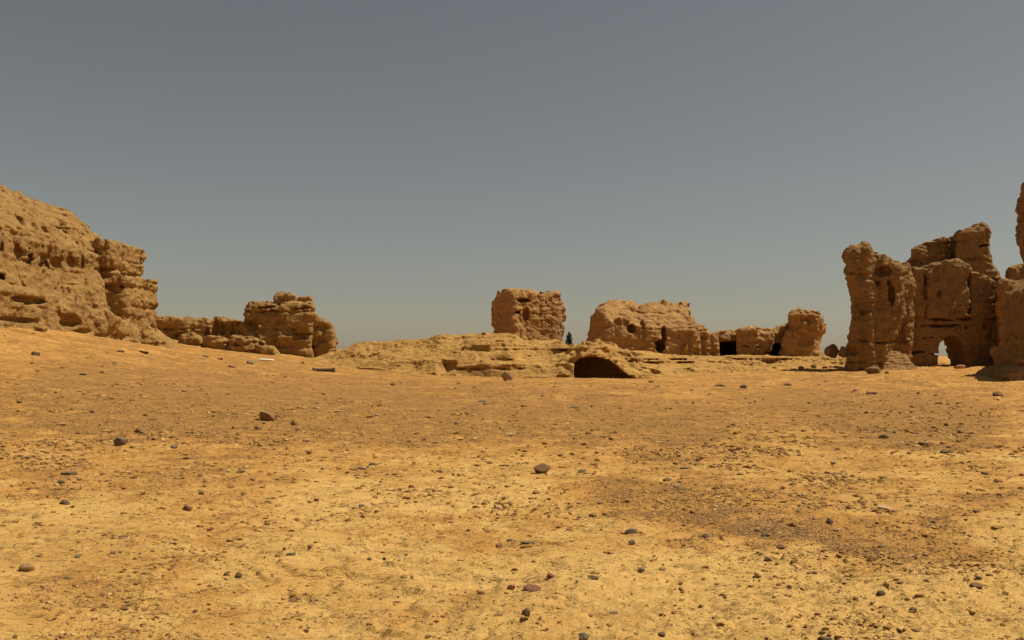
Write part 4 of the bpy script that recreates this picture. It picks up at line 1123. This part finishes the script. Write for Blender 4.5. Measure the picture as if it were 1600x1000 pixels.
# ------------------------------------------------------------------ log and plank
def build_log():
    import bmesh
    (x0, x1), (y0, y1), (z0, z1) = on_ground([487, 535], [579, 582])
    y1 = y0 + 0.1
    L = x1 - x0
    bm = bmesh.new(); N = 14
    rings = []
    secs = [(-0.5, 0.045, 0.02), (-0.47, 0.07, 0.03), (-0.38, 0.085, -0.012), (-0.15, 0.09, -0.02), (0.1, 0.093, -0.012), (0.3, 0.10, 0.0), (0.42, 0.105, 0.008), (0.5, 0.108, 0.012)]
    for u, r, dz in secs:
        ring = []
        for k in range(N):
            a = 2 * math.pi * k / N
            rr = r * (1 + 0.10 * math.sin(3 * a + u * 5) + 0.05 * math.sin(7 * a + u * 9))
            ring.append(bm.verts.new((u * L, math.cos(a) * rr, math.sin(a) * rr + dz)))
        rings.append(ring)
    for a, b in zip(rings, rings[1:]):
        for k in range(N): bm.faces.new((a[k], a[(k + 1) % N], b[(k + 1) % N], b[k]))
    bm.faces.new(rings[0])
    inner = [bm.verts.new((0.5 * L, v.co.y * 0.62, (v.co.z - 0.012) * 0.62 + 0.012)) for v in rings[-1]]
    deep = [bm.verts.new((0.40 * L, v.co.y * 0.9, (v.co.z - 0.012) * 0.9 + 0.012)) for v in inner]
    for k in range(N):
        bm.faces.new((rings[-1][k], rings[-1][(k + 1) % N], inner[(k + 1) % N], inner[k]))
        bm.faces.new((inner[k], inner[(k + 1) % N], deep[(k + 1) % N], deep[k]))
    bm.faces.new(deep)
    bmesh.ops.recalc_face_normals(bm, faces=bm.faces)
    me = bpy.data.meshes.new('log'); bm.to_mesh(me); bm.free()
    k = NT('weathered_log'); P = k.n('ShaderNodeTexCoord').outputs['Object']
    g = k.noise(k.mapv(P, (2.0, 22.0, 22.0)), 1.5, 4, 0.6)
    me.materials.append(k.out(k.ramp(g, [(0.3, (0.05, 0.034, 0.022)), (0.7, (0.15, 0.10, 0.06))]), k.bump(g, 0.02, 0.8)))
    for p in me.polygons: p.use_smooth = True
    o = link('log', me, None, ((x0 + x1) / 2, (y0 + y1) / 2 + 0.1, (z0 + z1) / 2 + 0.085)); o.rotation_euler = (0, R(2.0), R(3))
    tag(o, 'dark weathered hollow log lying across the upper left slope', 'log')
    (x0, x1), (y0, y1), (z0, z1) = on_ground([405, 441], [564.5, 566.5])
    bm = bmesh.new(); bmesh.ops.create_cube(bm, size=1)
    for v in bm.verts: v.co = (v.co.x * (x1 - x0), v.co.y * 0.16, v.co.z * 0.075)
    bmesh.ops.bevel(bm, geom=bm.edges[:], offset=0.006, segments=2, affect='EDGES')
    me = bpy.data.meshes.new('plank'); bm.to_mesh(me); bm.free()
    k = NT('white_plank'); P = k.n('ShaderNodeTexCoord').outputs['Object']
    g = k.noise(k.mapv(P, (2.0, 18.0, 18.0)), 1.5, 4, 0.6)
    me.materials.append(k.out(k.ramp(g, [(0.3, (0.62, 0.55, 0.44)), (0.7, (0.78, 0.72, 0.62))])))
    o = link('plank', me, None, ((x0 + x1) / 2, y0, (z0 + z1) / 2 + 0.10)); o.rotation_euler = (R(14), R(3), R(-4))
    tag(o, 'whitish plank lying on the slope left of the dark log', 'plank')
build_log()

# ------------------------------------------------------------------ dark tree beyond the crest
def build_tree():
    D = 86.0
    x = wx(889, D); zt = wz(519, D); zg = float(ground_z([x], [D])[0])
    t = thing('cypress_tree', 'small dark conifer top showing behind the mound between two ruins', 'tree', (x, D, zg))
    Ht = zt - zg
    k = NT('bark'); bark = k.out((0.10, 0.07, 0.045))
    k = NT('dark_needles'); leaf = k.out(k.ramp(k.geo.outputs['Random Per Island'], [(0.0, (0.028, 0.04, 0.018)), (1.0, (0.06, 0.075, 0.035))]))
    r_ = np.random.default_rng(9)
    V = []; Q = []
    nseg = 8
    for j, (z, r) in enumerate(((0, 0.13), (Ht * 0.3, 0.10), (Ht * 0.7, 0.05), (Ht * 0.97, 0.015))):
        for q in range(nseg): V.append((math.cos(q * 2 * math.pi / nseg) * r + 0.03 * j % 2, math.sin(q * 2 * math.pi / nseg) * r, z))
    for j in range(3):
        for q in range(nseg): Q.append((j * nseg + q, j * nseg + (q + 1) % nseg, (j + 1) * nseg + (q + 1) % nseg, (j + 1) * nseg + q))
    # upswept limbs
    for q in range(26):
        z = Ht * r_.uniform(0.15, 0.85); a = r_.uniform(0, 6.28); ln = 0.5 * (1 - z / Ht) + 0.12; b = len(V)
        d = np.array([math.cos(a), math.sin(a), 1.1])
        p0 = np.array([0, 0, z]); p1 = p0 + d * ln
        s = np.cross(d, (0, 0, 1)); s = s / np.linalg.norm(s) * 0.018
        V += [tuple(p0 - s), tuple(p0 + s), tuple(p1 + s * .3), tuple(p1 - s * .3)]; Q.append((b, b + 1, b + 2, b + 3))
    link('trunk', mesh_np('trunk', V, Q, bark), t)
    V = []; Tn = []
    tips = [(0, 1.0), (0.16, 0.95), (-0.17, 0.90), (0.10, 0.86)]
    for q in range(2600):
        z = Ht * (r_.uniform(0.12, 1.0) ** 0.8)
        ox, top = tips[int(r_.integers(0, 4))]
        if z > Ht * top: continue
        rad = 0.42 * (1 - (z / Ht / top) ** 2.2) + 0.03
        a = r_.uniform(0, 6.28); rr = rad * math.sqrt(r_.uniform(0.05, 1)) * (0.75 + 0.5 * math.sin(a * 3 + z * 6) ** 2)
        c = np.array([math.cos(a) * rr + ox * z / Ht, math.sin(a) * rr, z])
        d = np.array([math.cos(a) * 0.5, math.sin(a) * 0.5, 1.0]) + r_.normal(size=3) * 0.3; d /= np.linalg.norm(d)
        s = np.cross(d, r_.normal(size=3)); s /= np.linalg.norm(s); L = r_.uniform(0.08, 0.16)
        b = len(V); V += [tuple(c - s * 0.03), tuple(c + s * 0.03), tuple(c + d * L)]; Tn.append((b, b + 1, b + 2))
    link('crown', mesh_np('crown', V, Tn, leaf, False), t)
build_tree()

# ------------------------------------------------------------------ loose grit and gravel: past counting
def grit(name, mat, seed, N, most, smin_, pw, smax_, pfun, pxmin, flat):
    r_ = np.random.default_rng(seed)
    inv = r_.uniform(1 / 36.0, 1 / 3.7, N); y = 1 / inv; x = r_.uniform(-0.66, 0.66, N) * y
    size = np.minimum(smin_ * (1 - r_.random(N)) ** (-pw), smax_ * np.clip(y / 16, 0.22 if mat == 'clod' else 0.55, 1))
    ok = size * 873 / y > pxmin
    x = x[ok]; y = y[ok]; size = size[ok]
    keep = r_.random(len(x)) < pfun(x, y, soil(x, y))
    x = x[keep]; y = y[keep]; size = size[keep]
    h, t, ins, yb, yr = mound_h(x, y)
    on = y < yb - 0.3
    x = x[on]; y = y[on]; size = size[on]
    print(name, len(x))
    x = x[:most]; y = y[:most]; size = size[:most]; n = len(x)
    z = ground_z(x, y)
    g = (1 + 5 ** 0.5) / 2
    V0 = np.array([(-1, g, 0), (1, g, 0), (-1, -g, 0), (1, -g, 0), (0, -1, g), (0, 1, g), (0, -1, -g), (0, 1, -g), (g, 0, -1), (g, 0, 1), (-g, 0, -1), (-g, 0, 1)]) / 1.902
    F0 = np.array([(0, 11, 5), (0, 5, 1), (0, 1, 7), (0, 7, 10), (0, 10, 11), (1, 5, 9), (5, 11, 4), (11, 10, 2), (10, 7, 6), (7, 1, 8), (3, 9, 4), (3, 4, 2), (3, 2, 6), (3, 6, 8), (3, 8, 9), (4, 9, 5), (2, 4, 11), (6, 2, 10), (8, 6, 7), (9, 8, 1)])
    k = len(V0)
    jit = 1 + 0.5 * r_.uniform(-1, 1, (n, k, 1))
    P = V0[None] * jit * np.stack([r_.uniform(0.8, 1.6, n), r_.uniform(0.7, 1.1, n), r_.uniform(flat * 0.6, flat * 1.4, n)], 1)[:, None, :]
    a = r_.uniform(0, 6.28, n); ca, sa = np.cos(a)[:, None], np.sin(a)[:, None]
    P = np.stack([P[..., 0] * ca - P[..., 1] * sa, P[..., 0] * sa + P[..., 1] * ca, P[..., 2]], -1) * size[:, None, None]
    P += np.stack([x, y, z + size * 0.12], 1)[:, None, :]
    Fq = (F0[None] + (np.arange(n) * k)[:, None, None]).reshape(-1, 3)
    o = link(name, mesh_np(name, P.reshape(-1, 3), Fq, M[mat], False))
    o['kind'] = 'stuff'
    NTRI[0] += len(Fq)
grit('gravel', 'gravel', 21, 600000, 14000, 0.0035, 0.6, 0.018, lambda x, y, s: (0.02 + 0.98 * sstep(0.42, 0.8, s)) * (0.25 + 0.75 * sstep(-0.1, 0.5, f2(x, y, 1.3, 3, 40.0))), 0.7, 0.5)
grit('soil_clods', 'clod', 22, 700000, 16000, 0.004, 0.62, 0.055, lambda x, y, s: (0.08 + 0.92 * sstep(5, 13, y)) * (0.10 + 0.9 * sstep(0.1, 0.5, f2(x, y, 0.8, 4, 50.0))), 0.8, 0.5)
print('TRIS', NTRI[0], 'SECONDS', round(time.time() - T0, 1))
